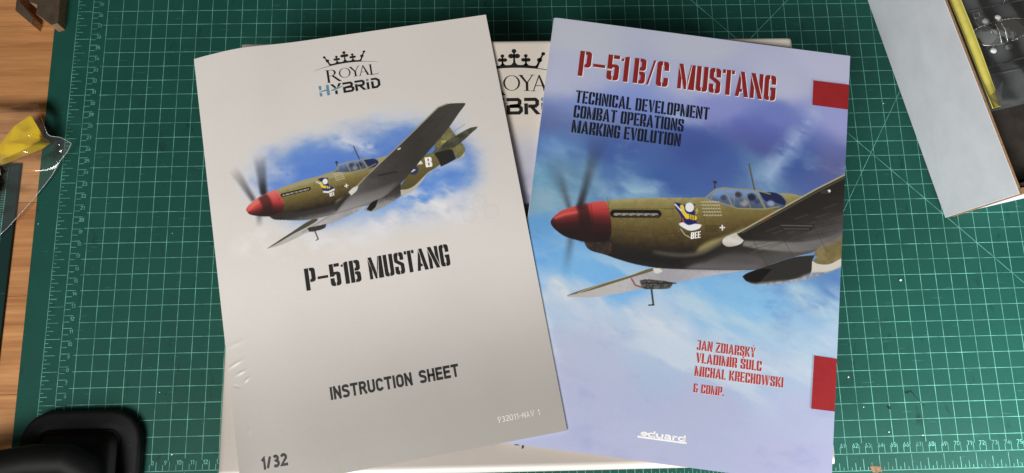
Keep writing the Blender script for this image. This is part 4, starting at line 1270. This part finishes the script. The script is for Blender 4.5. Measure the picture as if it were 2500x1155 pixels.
cv = Canvas(edge_grid(0, 230, BW), edge_grid(0, 200, BH))
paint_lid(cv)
M_LIDP = print_mat('lid_print', 0.34, 0.5)
M_LIDE = plain('lid_side_print', S(214, 205, 194), 0.4, 0.4, 0.04, 30)
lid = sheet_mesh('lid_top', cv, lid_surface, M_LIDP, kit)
_q = [lid_s(np.array(a), np.array(b)) for a, b in ((0, 0), (BW, 0), (BW, BH), (0, BH))]
vs = [tuple(p[:2]) + (z,) for z in (97.0, 6.0) for p in _q]
vs += [tuple(np.array(p[:2]) * .994 + np.array((360 * .006, 150 * .006))) + (6.0,) for p in _q]
fs = [(i, (i + 1) % 4, 4 + (i + 1) % 4, 4 + i) for i in range(4)] + [(4 + i, 4 + (i + 1) % 4, 8 + (i + 1) % 4, 8 + i) for i in range(4)]
mesh('lid_side', vs, [f[::-1] for f in fs], M_LIDE, kit)
_in = [lid_s(np.array(a), np.array(b)) for a, b in ((1.5, 1.5), (BW - 1.5, 1.5), (BW - 1.5, BH - 1.5), (1.5, BH - 1.5))]
prism('base_tray', [tuple(p[:2]) for p in _in], 0.05, 94, M_CARD_WHITE, kit)
dk, bl = royal_hybrid(lambda p: [(164.6 + 0.635 * x, 5.2 + 0.60 * y) for x, y in p])
lgo = print_mesh('logo_print', dk, lid_s, .06, M_INK_BLACK, kit)
print_mesh('logo_blue_print', bl[:-1], lid_s, .09, M_INK_BLUE, lgo)
print_mesh('logo_blue_dot', bl[-1:], lid_s, .09, M_INK_BLUE, lgo)
print_mesh('title_print', [[(190.6, 283.4), (193.6, 283.6), (193.6, 284.6), (190.6, 284.4)], [(195.6, 283.6), (197.0, 283.6), (196.2, 286.6), (194.9, 286.6)]], lid_s, .06, M_INK_BLACK, kit)

# ------------------------------------------------------------------ reference book
KX, KY, KTH, KW, KH, KZ = 385.89, 314.79, -0.15388, 214.0, 298.7, 107.5
book_s = frame(KX, KY, KTH, lambda u, v: KZ)


def book_surface(u, v):
    P = book_s(u, v)
    # a paperback: the cover rolls down a touch at the spine and lifts faintly at the fore edge
    P[..., 2] = KZ - 0.9 * np.exp(-np.asarray(u) / 1.1) + 0.25 * np.exp(-(KW - np.asarray(u)) / 30)
    return P


book = tag(empty('reference_book'), 'paperback aircraft book with blue sky cover and red title, right of the instruction sheet', 'book')
cv = Canvas(np.linspace(0, KW, 596), np.linspace(0, KH, 830))
paint_book(cv)
M_COVER = print_mat('book_cover_print', 0.36, 0.45)
sheet_mesh('front_cover', cv, book_surface, M_COVER, book)
corners = [(0, 0), (KW, 0), (KW, KH), (0, KH)]


def block(name, surf, W, H, inset, z_of, mat, parent, n=24):
    """page block hanging under a cover: side walls from just under the cover down to z_of"""
    uv = [(inset + (W - 2 * inset) * t, inset) for t in np.linspace(0, 1, n, endpoint=False)] + [(W - inset, inset + (H - 2 * inset) * t) for t in np.linspace(0, 1, n, endpoint=False)]
    uv += [(W - inset - (W - 2 * inset) * t, H - inset) for t in np.linspace(0, 1, n, endpoint=False)] + [(inset, H - inset - (H - 2 * inset) * t) for t in np.linspace(0, 1, n, endpoint=False)]
    a = np.array(uv)
    top = surf(a[:, 0], a[:, 1])
    top[:, 2] -= 0.06
    bot = top.copy()
    bot[:, 2] = z_of(a[:, 0], a[:, 1])
    m_ = len(uv)
    vs = [tuple(p) for p in top] + [tuple(p) for p in bot]
    fs = [(i, m_ + i, m_ + (i + 1) % m_, (i + 1) % m_) for i in range(m_)] + [list(range(2 * m_ - 1, m_ - 1, -1))]
    return mesh(name, vs, fs, mat, parent)


M_PAGES, nt_, b_ = new_mat('page_edges')
_v = coords(nt_, (0.3, 0.3, 60))
nt_.links.new(ramp(nt_, noise(nt_, _v, 60, 2, 0.5), [(0.35, S(176, 172, 164)), (0.65, S(236, 232, 224))]), b_.inputs['Base Color'])
b_.inputs['Roughness'].default_value = 0.8
block('page_block', book_surface, KW, KH, 0.25, lambda u, v: 100.35 + 0 * u, M_PAGES, book)
prism('back_cover', [tuple(book_s(np.array(a), np.array(b))[:2]) for a, b in corners], 100.05, 100.32, M_COVER if False else M_CARD_WHITE, book)
prism('spine', [tuple(book_s(np.array(a), np.array(b))[:2]) for a, b in ((-.35, 0), (0.02, 0), (0.02, KH), (-.35, KH))], 100.05, 106.4, plain('spine_print', S(186, 188, 204), .4), book)
T = layout('P-51', 'stencil', 21.6, 42.3, 19.3, 35.6) + layout('B/C', 'stencil', 60.8, 42.2, 19.2, 24.9) + layout('MUSTANG', 'stencil', 92.5, 42.0, 19.1, 69.8)
ttl = print_mesh('title_lettering', T, book_surface, .1, M_INK_RED, book)
print_mesh('white_edge', [[(u + 0.5, v + 0.4) for u, v in p] for p in T], book_surface, .05, M_INK_WHITE, ttl)
sub = layout('TECHNICAL DEVELOPMENT', 'stencil', 22.2, 62.6, 9.4, 94.6) + layout('COMBAT OPERATIONS', 'stencil', 22.1, 73.8, 9.4, 77.6) + layout('MARKING EVOLUTION', 'stencil', 22.0, 84.9, 9.4, 76.5)
print_mesh('subtitle_lettering', sub, book_surface, .08, M_INK_NAVY, book)
au = layout('JAN ZDIARSKÝ', 'stencil', 121.4, 223.6, 6.6, 38.8) + layout('VLADIMÍR ŠULC', 'stencil', 121.5, 231.9, 6.6, 43.4) + layout('MICHAL KRECHOWSKI', 'stencil', 121.3, 240.6, 6.6, 58.4) + layout('& COMP.', 'stencil', 121.4, 251.2, 5.8, 20.2)
aul = print_mesh('author_lettering', au, book_surface, .1, M_INK_RED3, book)
print_mesh('white_edge', [[(u + 0.18, v + 0.16) for u, v in p] for p in au], book_surface, .05, M_INK_WHITE, aul)
print_mesh('upper_red_tab', [[(188.5, 22.6), (213.9, 22.4), (213.9, 41.3), (188.7, 41.3)]], book_surface, .3, M_INK_RED2, book)
print_mesh('lower_red_tab', [[(198.8, 217.0), (213.9, 217.2), (213.9, 251.4), (198.6, 251.6)]], book_surface, .3, M_INK_RED2, book)
print_mesh('publisher_mark', eduard_mark(88.0, 283.2, 31.8), book_surface, .08, M_INK_WHITE, book)
bee = layout('EE', 'stencil', 0, 0, 1.0)
beep = [[(0, 0), (0, 1), (.2, 1), (.2, 0)], [(.2, 1), (.42, 1), (.5, .9), (.5, .6), (.42, .52), (.5, .44), (.5, .1), (.42, 0), (.2, 0), (.2, .14), (.3, .14), (.3, .42), (.2, .46), (.2, .6), (.3, .62), (.3, .86), (.2, .86)]] + [[(.58 + x, -y) for x, y in p] for p in bee]
print_mesh('badge_lettering', [[(111.3 + 4.4 * x - 0.2 * y, 149.6 - 4.6 * y - 1.3 * x) for x, y in p] for p in beep], book_surface, .08, M_INK_WHITE, book)

# ------------------------------------------------------------------ instruction sheet (stapled booklet) leaning on the book
IX, IY, ITH, IW, IH = 130.0, 286.63, 0.15999, 209.28, 298.0


def sheet_z(u, v):
    k = 1 - v / 298.0
    kk = np.clip(1 - v / 150.0, 0, 1)
    kk = kk * kk * (3 - 2 * kk)
    return 109.8 - (.3 + 6.5 * kk) * (u / 209.0) + 3.0 * k * np.exp(-((u - 36) / 22.0) ** 2) - 4.0 * np.exp(-u / 13.0)


def dent(u, v, u0, v0, du, dv, ang, a):
    c, s_ = math.cos(ang), math.sin(ang)
    x, y = (u - u0) * c + (v - v0) * s_, -(u - u0) * s_ + (v - v0) * c
    return a * np.exp(-(x / du) ** 2 - (y / dv) ** 2)


def sheet_zz(u, v):
    z = sheet_z(u, v)
    for d in ((4.5, 218, 5, 0.9, -.35, .55), (8, 224, 3.2, .8, -.3, .5), (12, 229, 2, .7, -.6, .4), (5, 232, 2.4, .7, .4, -.4), (9, 262, 1.6, .5, -.4, .3), (6, 205, 6, 1.4, -.2, .25)):
        z = z + dent(u, v, *d)
    return z


sheet_s = frame(IX, IY, ITH, sheet_zz)
sheet = tag(empty('instruction_booklet'), 'stapled grey instruction sheet with printed fighter aircraft, left of the blue book', 'booklet')
_vs = np.concatenate([np.linspace(0, 52, 30, endpoint=False), np.linspace(52, 164, 300, endpoint=False), np.linspace(164, 200, 24, endpoint=False), np.linspace(200, 240, 80, endpoint=False), np.linspace(240, IH, 36)])
_us = np.concatenate([np.linspace(0, 14, 44, endpoint=False), np.linspace(14, 192, 480, endpoint=False), np.linspace(192, IW, 24)])
cv = Canvas(_us, _vs)
paint_sheet(cv)
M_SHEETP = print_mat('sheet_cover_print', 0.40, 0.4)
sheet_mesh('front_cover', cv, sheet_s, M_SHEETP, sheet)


def sheet_bottom(u, v):
    return sheet_z(u, v) - (1.3 + 3.2 * np.exp(-u / 25.0))


block('page_block', sheet_s, IW, IH, 0.12, sheet_bottom, M_PAGES, sheet, 40)
print_mesh('title_lettering', layout('P-51B', 'stencil', 57.6, 178.9, 15.0, 36.6) + layout('MUSTANG', 'stencil', 99.8, 178.8, 14.9, 54.1), sheet_s, .1, M_INK_BLACK, sheet)
print_mesh('heading_lettering', layout('INSTRUCTION SHEET', 'stroke', 63.8, 251.8, 8.3, 83.6, .10, .215), sheet_s, .1, M_INK_BLACK, sheet)
print_mesh('scale_lettering', layout('1/32', 'stroke', 14.8, 286.8, 8.0, 17.0, .06, .235), sheet_s, .12, M_INK_BLACK, sheet)
print_mesh('code_lettering', layout('932011-NAV 1', 'stroke', 166.6, 285.2, 3.7, 27.4, .12, .13), sheet_s, .1, M_INK_GREY, sheet)
dk, bl = royal_hybrid(lambda p: [(83.4 + 0.424 * x, 11.2 + 0.378 * y) for x, y in p])
lgo = print_mesh('logo_print', dk, sheet_s, .08, M_INK_BLACK, sheet)
print_mesh('logo_blue_print', bl[:-1], sheet_s, .11, M_INK_BLUE, lgo)
print_mesh('logo_blue_dot', bl[-1:], sheet_s, .11, M_INK_BLUE, lgo)
print_mesh('code_letter_print', [[(148.4 + 4.6 * x / .5 + .1 * y, 108.3 - 7.2 * y + 0.4 * x) for x, y in p] for p in beep[:2]], sheet_s, .1, M_INK_WHITE, sheet)
print_mesh('badge_lettering', [[(81.2 + 2.2 * x - 0.1 * y, 117.6 - 2.5 * y - .4 * x) for x, y in p] for p in beep], sheet_s, .08, M_INK_WHITE, sheet)
print_mesh('tail_number_print', layout('24', 'stroke', 161.8, 92.6, 2.0, 3.0, .1, .16), sheet_s, .08, plain('ink_yellow', S(206, 196, 90)), sheet)
# ------------------------------------------------------------------ white carton at the right with clear sprues
d_ = np.array((0.2056, -0.9786, 0))
e_ = np.array((0.9786, 0.2056, 0))
b0 = np.array((713.0, 186.5, 0.3))
b9 = np.array((658.0, 448.0, 0.3))
t0 = np.array((716.4, 182.4, 90.0))
t9 = np.array((660.0, 440.0, 90.0))
carton = tag(empty('white_carton'), 'open white corrugated carton standing on the mat at upper right', 'carton')


def slab(name, quad, off, mat, bev=0.25):
    """panel from quad (outer face) thickened by vector off"""
    q = [np.array(p) for p in quad]
    return box8(name, [tuple(q[0]), tuple(q[1]), tuple(q[1] + off), tuple(q[0] + off), tuple(q[3]), tuple(q[2]), tuple(q[2] + off), tuple(q[3] + off)], mat, carton, bev)


up = t0 - b0
slab('side_panel', (b0, b9, t9, t0), e_ * 0.5, M_CARD_WHITE)
slab('corrugated_core', (b0 + e_ * .52 - d_ * 4, b9 + e_ * .52, t9 + e_ * .52 + np.array((0, 0, .4)), t0 + e_ * .52 + np.array((0, 0, .4)) - d_ * 4), e_ * 1.5, M_KRAFT, 0.15)
slab('inner_liner', (b0 + e_ * 2.05 - d_ * 4, b9 + e_ * 2.05, t9 + e_ * 2.05 + np.array((0, 0, -1)), t0 + e_ * 2.05 + np.array((0, 0, -1)) - d_ * 4), e_ * 0.4, M_KRAFT_DK, 0.1)
# end of the carton: gap, folded flap and end wall facing the camera
slab('end_panel', (b0 + e_ * 3.4 - d_ * 5.5, b0 + e_ * 150 - d_ * 5.5, b0 + e_ * 150 - d_ * 5.5 + up * .93, b0 + e_ * 3.4 - d_ * 5.5 + up * .93), -d_ * 2.5, M_BLACK_CARD, 0.2)
for k_, (ea, eb, da) in enumerate(((3.0, 4.6, .5), (4.9, 6.4, .2), (6.7, 8.4, .6))):
    slab('folded_flap', (b0 + e_ * ea + d_ * da, b0 + e_ * eb + d_ * da, b0 + e_ * eb + d_ * da + up * (.985 - .01 * k_), b0 + e_ * ea + d_ * da + up * (.985 - .01 * k_)), -d_ * 4.5, M_KRAFT, 0.25)
slab('end_liner', (b0 + e_ * 8.8 - d_ * 1.0, b0 + e_ * 150 - d_ * 1.0, b0 + e_ * 150 - d_ * 1.0 + up * .955, b0 + e_ * 8.8 - d_ * 1.0 + up * .955), -d_ * 2.5, M_CARD_WHITE, 0.15)
slab('floor_panel', (b0 + e_ * 3.4 - d_ * 8.5, b0 + e_ * 150 - d_ * 8.5, b9 + e_ * 150, b9 + e_ * 3.4), np.array((0, 0, 2.0)), M_KRAFT_DK, 0.1)
_ins = [b0 + e_ * 3.4 - d_ * 9, b0 + e_ * 148 - d_ * 9, b9 + e_ * 148, b9 + e_ * 3.4]
ins = tag(box8('dark_insert', [tuple(p[:2]) + (3,) for p in _ins] + [tuple(p[:2]) + (58,) for p in _ins], M_BLACK_CARD, None, 0.3), 'black padding block filling the white carton below the clear parts', 'padding')

# clear parts frame in its bag, yellow label strip
ZS = 66.0
bag = tag(empty('parts_bag'), 'clear bag lying in the white carton over a dark grey card', 'bag')
_bg2 = [(706, 350), (700.5, 345), (716.5, 262), (728, 253), (790, 268), (790, 420), (692, 420)]
prism('backing_card', [(697, 420), (700, 341), (719.5, 255), (800, 273), (800, 420)], 58.2, 61.5, M_DARK_CARD, bag, 0.3)
nu, nv = 26, 34
vs, fs = [], []
rn = Noise(8)
for j in range(nv):
    for i in range(nu):
        s_, t_ = i / (nu - 1), j / (nv - 1)
        base = np.array((719.5, 256.0)) + np.array((75, 16.5)) * s_ + np.array((-25.5, 150)) * t_
        z = 69.5 + 5.0 * (float(rn.fbm(np.array(base[0] * .06), np.array(base[1] * .06))) - .5) + 1.2 * math.sin(base[0] * .25 + base[1] * .1)
        vs.append((base[0], base[1], z))
for j in range(nv - 1):
    for i in range(nu - 1):
        k = j * nu + i
        fs.append((k, k + 1, k + nu + 1, k + nu))
mesh('film', vs, fs, M_FILM2, bag, True)
yq = [(690.3, 341.1), (699.2, 341.0), (704.7, 317.7), (709.8, 294.7), (713.3, 272.1), (718.3, 252.5), (711.8, 249.8), (707.1, 271.3), (701.4, 294.8), (696.0, 318.6)]
lft = [(684.6, 372), (692.2, 341.1), (697.8, 318.6), (703.2, 294.8), (708.6, 271.3), (713.2, 250.8)]
rgt = [(693.5, 373.5), (701.0, 341.0), (706.5, 317.7), (711.4, 294.7), (715.8, 272.1), (719.6, 252.5)]
vs, fs = [], []
for a, b in zip(lft, rgt):
    for k in range(5):
        t_ = k / 4
        vs.append((a[0] + (b[0] - a[0]) * t_, a[1] + (b[1] - a[1]) * t_, 80.5 + 2.6 * math.sin(math.pi * (0.15 + .75 * t_)) + .4 * math.sin(a[1] * .3)))
for j in range(len(lft) - 1):
    for k in range(4):
        i = j * 5 + k
        fs.append((i, i + 5, i + 6, i + 1))
n0 = len(vs)
vs += [(x, y, z - 1.2) for x, y, z in vs[:n0]]
fs += [tuple(n0 + q for q in reversed(f)) for f in fs]
bd = [j * 5 for j in range(6)] + [25 + k for k in range(1, 5)] + [j * 5 + 4 for j in range(4, -1, -1)] + [3, 2, 1]
fs += [(bd[i], bd[(i + 1) % len(bd)], n0 + bd[(i + 1) % len(bd)], n0 + bd[i]) for i in range(len(bd))]
yl = tag(mesh('yellow_label', vs, fs, M_YELLOW, None, True), 'long yellow label strip along the inner edge of the white carton', 'label')
mesh('tape_corner', [(707.5, 257.0, 84.6), (717, 250.6, 84.2), (722, 271.8, 84.6), (714, 262, 84.8)], [(0, 1, 2, 3)], M_FILM, yl)

spr = tag(empty('clear_sprue'), 'clear plastic sprue with canopy parts and round lenses in the white carton', 'sprue')
for pts in ([(708, 334.7), (720.3, 338.4), (740.1, 342.9), (772, 349)], [(717, 288.2), (733.0, 292.1), (764, 300.6)], [(726, 284.0), (752.7, 288.9), (768, 292)], [(718.7, 333.5), (722.3, 325.2), (725.4, 309.2), (728.4, 292.0)], [(745, 344), (749, 352), (756, 362)], [(742, 358), (748, 351), (755, 350)]):
    tube('runner', [(x, y, ZS) for x, y in pts], 0.75, M_SPRUE, spr, 8)
ell = [(713.7, 317.4), (719.4, 322.0), (728.6, 325.5), (740.1, 328.8), (752.1, 330.0), (758.5, 328.2), (760.6, 321.9), (757, 316.9), (749.4, 312.8), (739.4, 309.2), (734.5, 308.0), (722.8, 307.7), (716.3, 311.6)]
ellp = catmull(ell, 4)
rim = tube('canopy_rim', [(x, y, 68.5) for x, y in ellp], 0.55, M_LENS, spr, 8, True)
cx, cy = ellp.mean(0)
vs = [(cx, cy, 71.5)]
for k in (0.45, 0.8, 1.0):
    vs += [(cx + (x - cx) * k, cy + (y - cy) * k, 71.5 - 3.0 * k * k) for x, y in ellp]
m_ = len(ellp)
fs = [(0, 1 + i, 1 + (i + 1) % m_) for i in range(m_)]
for r_ in range(2):
    fs += [(1 + r_ * m_ + i, 1 + (r_ + 1) * m_ + i, 1 + (r_ + 1) * m_ + (i + 1) % m_, 1 + r_ * m_ + (i + 1) % m_) for i in range(m_)]
mesh('canopy_shell', vs, fs, M_SPRUE, spr, True)
for pts in ([(736.3, 326.8), (739.3, 318.8), (739.8, 309.2)], [(732.3, 324.3), (734.4, 317.2), (734.7, 308.0)]):
    tube('canopy_frame', [(x, y, 71.2) for x, y in pts], 0.4, M_LENS, spr, 6)
prism('windscreen_part', [(729.7, 325.0), (733.3, 327.9), (737, 324.4), (740.5, 321), (739.9, 316.8), (734.7, 316.5), (731.6, 320), (729.9, 317.2)], 67.4, 68.2, M_LENS, spr, .2)
for x, y in ((727.9, 328.6), (737.3, 331.0), (729.7, 303.3), (742.9, 306.7)):
    vs, fs = [], []
    for q, (rr_, z) in enumerate(((2.5, 66), (2.5, 67.6), (2.1, 68.6), (1.2, 69.2), (0.3, 69.4))):
        vs += [(x + rr_ * 1.15 * math.cos(a), y + rr_ * math.sin(a), z) for a in np.linspace(0, 2 * math.pi, 14, endpoint=False)]
    for q in range(4):
        fs += [(q * 14 + i, q * 14 + (i + 1) % 14, (q + 1) * 14 + (i + 1) % 14, (q + 1) * 14 + i) for i in range(14)]
    fs += [tuple(range(13, -1, -1)), tuple(56 + i for i in range(14))]
    ln = mesh('lens', vs, fs, M_LENS, spr, True)
    tube('gate', [(x + .4, y + (2.4 if y < 315 else -2.4), 67), (x + .6, y + (4.4 if y < 315 else -4.2), 67.5)], .4, M_LENS, ln, 6)
tube('window_frame_part', [(717.7, 334.2, 68), (722.6, 335.4, 68), (723.6, 331.6, 68), (719.1, 330.4, 68)], .35, M_LENS, spr, 6, True)

# ------------------------------------------------------------------ black plastic base with rounded corners, bottom left
def rrect(x0, x1, y0, y1, r, ins, n=9):
    x0, x1, y0, y1, r = x0 + ins, x1 - ins, y0 + ins, y1 - ins, max(r - ins, 2)
    P = []
    for cx_, cy_, a0 in ((x1 - r, y1 - r, 0), (x0 + r, y1 - r, 90), (x0 + r, y0 + r, 180), (x1 - r, y0 + r, 270)):
        P += [(cx_ + r * math.cos(math.radians(a0 + 90 * i / (n - 1))), cy_ + r * math.sin(math.radians(a0 + 90 * i / (n - 1)))) for i in range(n)]
    return P


blk = tag(empty('black_stand'), 'black moulded plastic stand with rounded corners at the lower left', 'stand')
vs, fs = [], []
prof = ((0, 0.1), (0, 7), (.3, 8.6), (1.2, 9.6), (3, 10), (9, 10.6), (13.5, 11), (14.2, 10.6), (14.6, 9.4), (16, 9.2), (17, 10.2), (19, 14), (21.5, 16.2), (26, 17.2), (34, 17.8))
for ins_, z in prof:
    vs += [(x, y, z) for x, y in rrect(-19.5, 71.0, -90, 46.5, 24, ins_)]
m_ = 36
for q in range(len(prof) - 1):
    fs += [(q * m_ + i, q * m_ + (i + 1) % m_, (q + 1) * m_ + (i + 1) % m_, (q + 1) * m_ + i) for i in range(m_)]
fs.append(tuple((len(prof) - 1) * m_ + i for i in range(m_)))
mesh('base', vs, fs, M_BLACK, blk, True)
arm = [(-70, -6, 44), (-40, 2, 45), (-12, 7.5, 45), (12, 11, 44), (34, 11, 42), (46, 4, 38), (50, -8, 34), (50, -30, 30)]
tube('arm', [tuple(p) for p in np.array(catmull([p[:2] for p in arm], 3, False)).tolist()] if False else [tuple(p) for p in arm], [12, 12.2, 12.5, 12.8, 12.6, 12, 11, 10], M_BLACK2, blk, 18)

# ------------------------------------------------------------------ brown wooden rack, top left
rack = tag(empty('wooden_rack'), 'brown notched wooden rack with pale cut edges in the top left corner', 'rack')
for pts in ([(-58.5, 397.0), (-58.4, 376.5), (-44.3, 364.4), (-43.3, 370.4), (-55.5, 384.9), (-55.5, 397)], [(-40.7, 381.5), (-40.9, 373.3), (-27.0, 362.7), (-22.1, 364.2), (-22.9, 400), (-52.4, 400), (-47.0, 383.8)]):
    o = prism('board', pts, -2.9, 12, [M_WOOD_EDGE, M_WOOD_DARK], rack, 0.35)
    for p in o.data.polygons:
        p.material_index = 1 if p.normal.z > 0.7 else 0

# ------------------------------------------------------------------ yellow card and its clear bag at the left edge
ys = [(-90, 233, 13), (-63.0, 251.2, 12.0), (-47.0, 273.6, 13.5), (-35.9, 283.5, 12.0), (-20.3, 261.8, 17.0), (-34.0, 252.3, 17.5), (-53.7, 243.3, 16.5), (-90, 226, 16)]
st = [(-20.0, 260.9, 7.0), (-27.3, 256.0, 6.0), (-40.1, 250.6, 6.0), (-59.7, 242.0, 6.0), (-90, 230, 6)]
vs = ys + st
fs = [(0, 7, 6, 1), (1, 6, 5, 2), (2, 5, 4, 3), (4, 5, 9, 8), (5, 6, 10, 9), (6, 7, 12, 10), (10, 12, 11)] if False else [(0, 1, 6, 7), (1, 2, 5, 6), (2, 3, 4, 5), (5, 4, 8, 9), (6, 5, 9, 10), (7, 6, 10, 11), (7, 11, 12)]
fs = [f[::-1] for f in fs]
yc = tag(mesh('yellow_card', vs, fs, M_YELLOW2, None), 'folded yellow card inside a clear bag at the left edge', 'card')
_sm = yc.modifiers.new('thick', 'SOLIDIFY')
_sm.thickness = 0.0012
_sm.offset = -1

right = catmull([(-30.4, 292.4), (-16.4, 263.9), (-8.0, 262.4), (-2.0, 259.2), (-5.4, 253.0), (-11.4, 246.1), (-18.3, 234.0), (-28.3, 219.7), (-36.9, 207.9), (-50.0, 191.3), (-54.0, 187.0), (-66, 172)], 4, False)
zr = np.interp(np.linspace(0, 1, len(right)), np.linspace(0, 1, 12), [14, 19, 15, 10, 8, 6, 4, 3, 3, 2.5, 2.5, 2.5])
nz_ = Noise(31)
vs, fs = [], []
nc = 26
for (x, y), z in zip(right, zr):
    for k in range(nc):
        t_ = k / (nc - 1)
        xx = x + (-112 - x) * t_
        yy = y - 6 * t_
        hump = 26 * float(smooth(238, 247, yy) * (1 - smooth(282, 296, yy))) * float(smooth(-14, -24, -(-xx)) if False else smooth(-12, -24, xx) if False else np.clip((-12 - xx) / 12, 0, 1))
        w = 4.5 * (float(nz_.fbm(np.array(xx * .11), np.array(yy * .11), 4)) - .35) * min(1, t_ * 6 + .12)
        vs.append((xx, yy, max(1.2, z * (1 - t_) + 4 * t_ + w, hump + w * .5)))
nr = len(right)
for j in range(nr - 1):
    for k in range(nc - 1):
        i = j * nc + k
        fs.append((i, i + 1, i + nc + 1, i + nc))
bagL = tag(empty('clear_bag'), 'crumpled clear plastic bag around the yellow card at the left edge', 'bag')
mesh('film', vs, fs, M_FILM, bagL, True)
tube('seal_edge', [(x, y, z + .2) for (x, y), z in zip(right, zr)], .28, M_LENS, bagL, 6)
wl = [(-70, 243), (-57.5, 241), (-55.6, 234), (-58.5, 231), (-55.8, 226), (-57.4, 218), (-62, 214), (-72, 213)]
prism('white_part', wl, 9.5, 11.0, M_WHITE, bagL, .4)

# ------------------------------------------------------------------ crumbs and marks lying on the mat
crumbs = [((617.6, 58.6), 1.3, 'beside the lower red tab of the book'), ((627.0, 35.3), 1.0, 'upper one of the pair left of the curled fibre'), ((644.8, 15.8), 1.2, 'nearest below the small dark oval crumb'),
          ((671.2, 12.7), 1.0, 'rightmost one, just above the bottom ruler numerals'), ((669.1, 135.2), 2.2, 'below the white carton, right of the book'), ((79.0, 59.0), 0.9, 'on the grid close to the upper right of the black stand'), ((674.0, 287.4), 1.0, 'close to the left foot of the white carton'), ((91.5, 12.2), 1.3, 'in the lower left grid between black stand and kit box'), ((-27.3, 194.7), 1.0, 'on the left mat margin level with numeral 20'), ((80.3, 185.0), 0.7, 'on the grid between left ruler and kit box')]
rg = random.Random(5)
for (x, y), r_, where in crumbs:
    r_ *= 0.72
    n = 5
    a0 = rg.uniform(0, 6)
    top = [(x + r_ * rg.uniform(.4, .8) * math.cos(a0 + 2 * math.pi * i / n), y + r_ * rg.uniform(.35, .7) * math.sin(a0 + 2 * math.pi * i / n)) for i in range(n)]
    o = prism('plastic_crumb', top, 0.12, 0.12 + r_ * .45, M_WHITE)
    tag(o, 'tiny white plastic crumb ' + where, 'crumb', 'plastic crumbs on the mat')
hair = tag(tube('curled_hair', [tuple(p) + (.35,) for p in catmull([(661.4, 44.6), (662.6, 46.6), (663.4, 44.8), (664.6, 47.0), (665.6, 45.4), (666.6, 47.0), (668.5, 43.5), (672.4, 38.6), (675.8, 34.8)], 4, False).tolist()], .2, M_SMUDGE), 'dark curled fibre on the mat above the 67 on the ruler', 'fibre')
fib = tag(tube('pale_fibre', [(630.5, 280.6, .3), (634, 278.9, .5), (638, 278.4, .3)], .3, M_MATLINE), 'short pale fibre on the mat beside the upper red tab', 'fibre')
spot = tag(prism('dark_crumb', disc(647.4, 34.2, 1.5, .8, 9, -.9), .12, .9, M_INK_BLACK, None, .1), 'small dark oval crumb on the mat above the 65 on the ruler', 'crumb')
scrap = tag(prism('tape_scrap', [(626.5, -9.6), (629, -9.2), (635.2, -9.8), (635.6, -14.4), (634, -13.4), (632, -14.6), (628.3, -13.9)], .1, .32, M_BROWN_TAPE), 'small brown tape scrap on the bottom inch ruler', 'tape scrap')
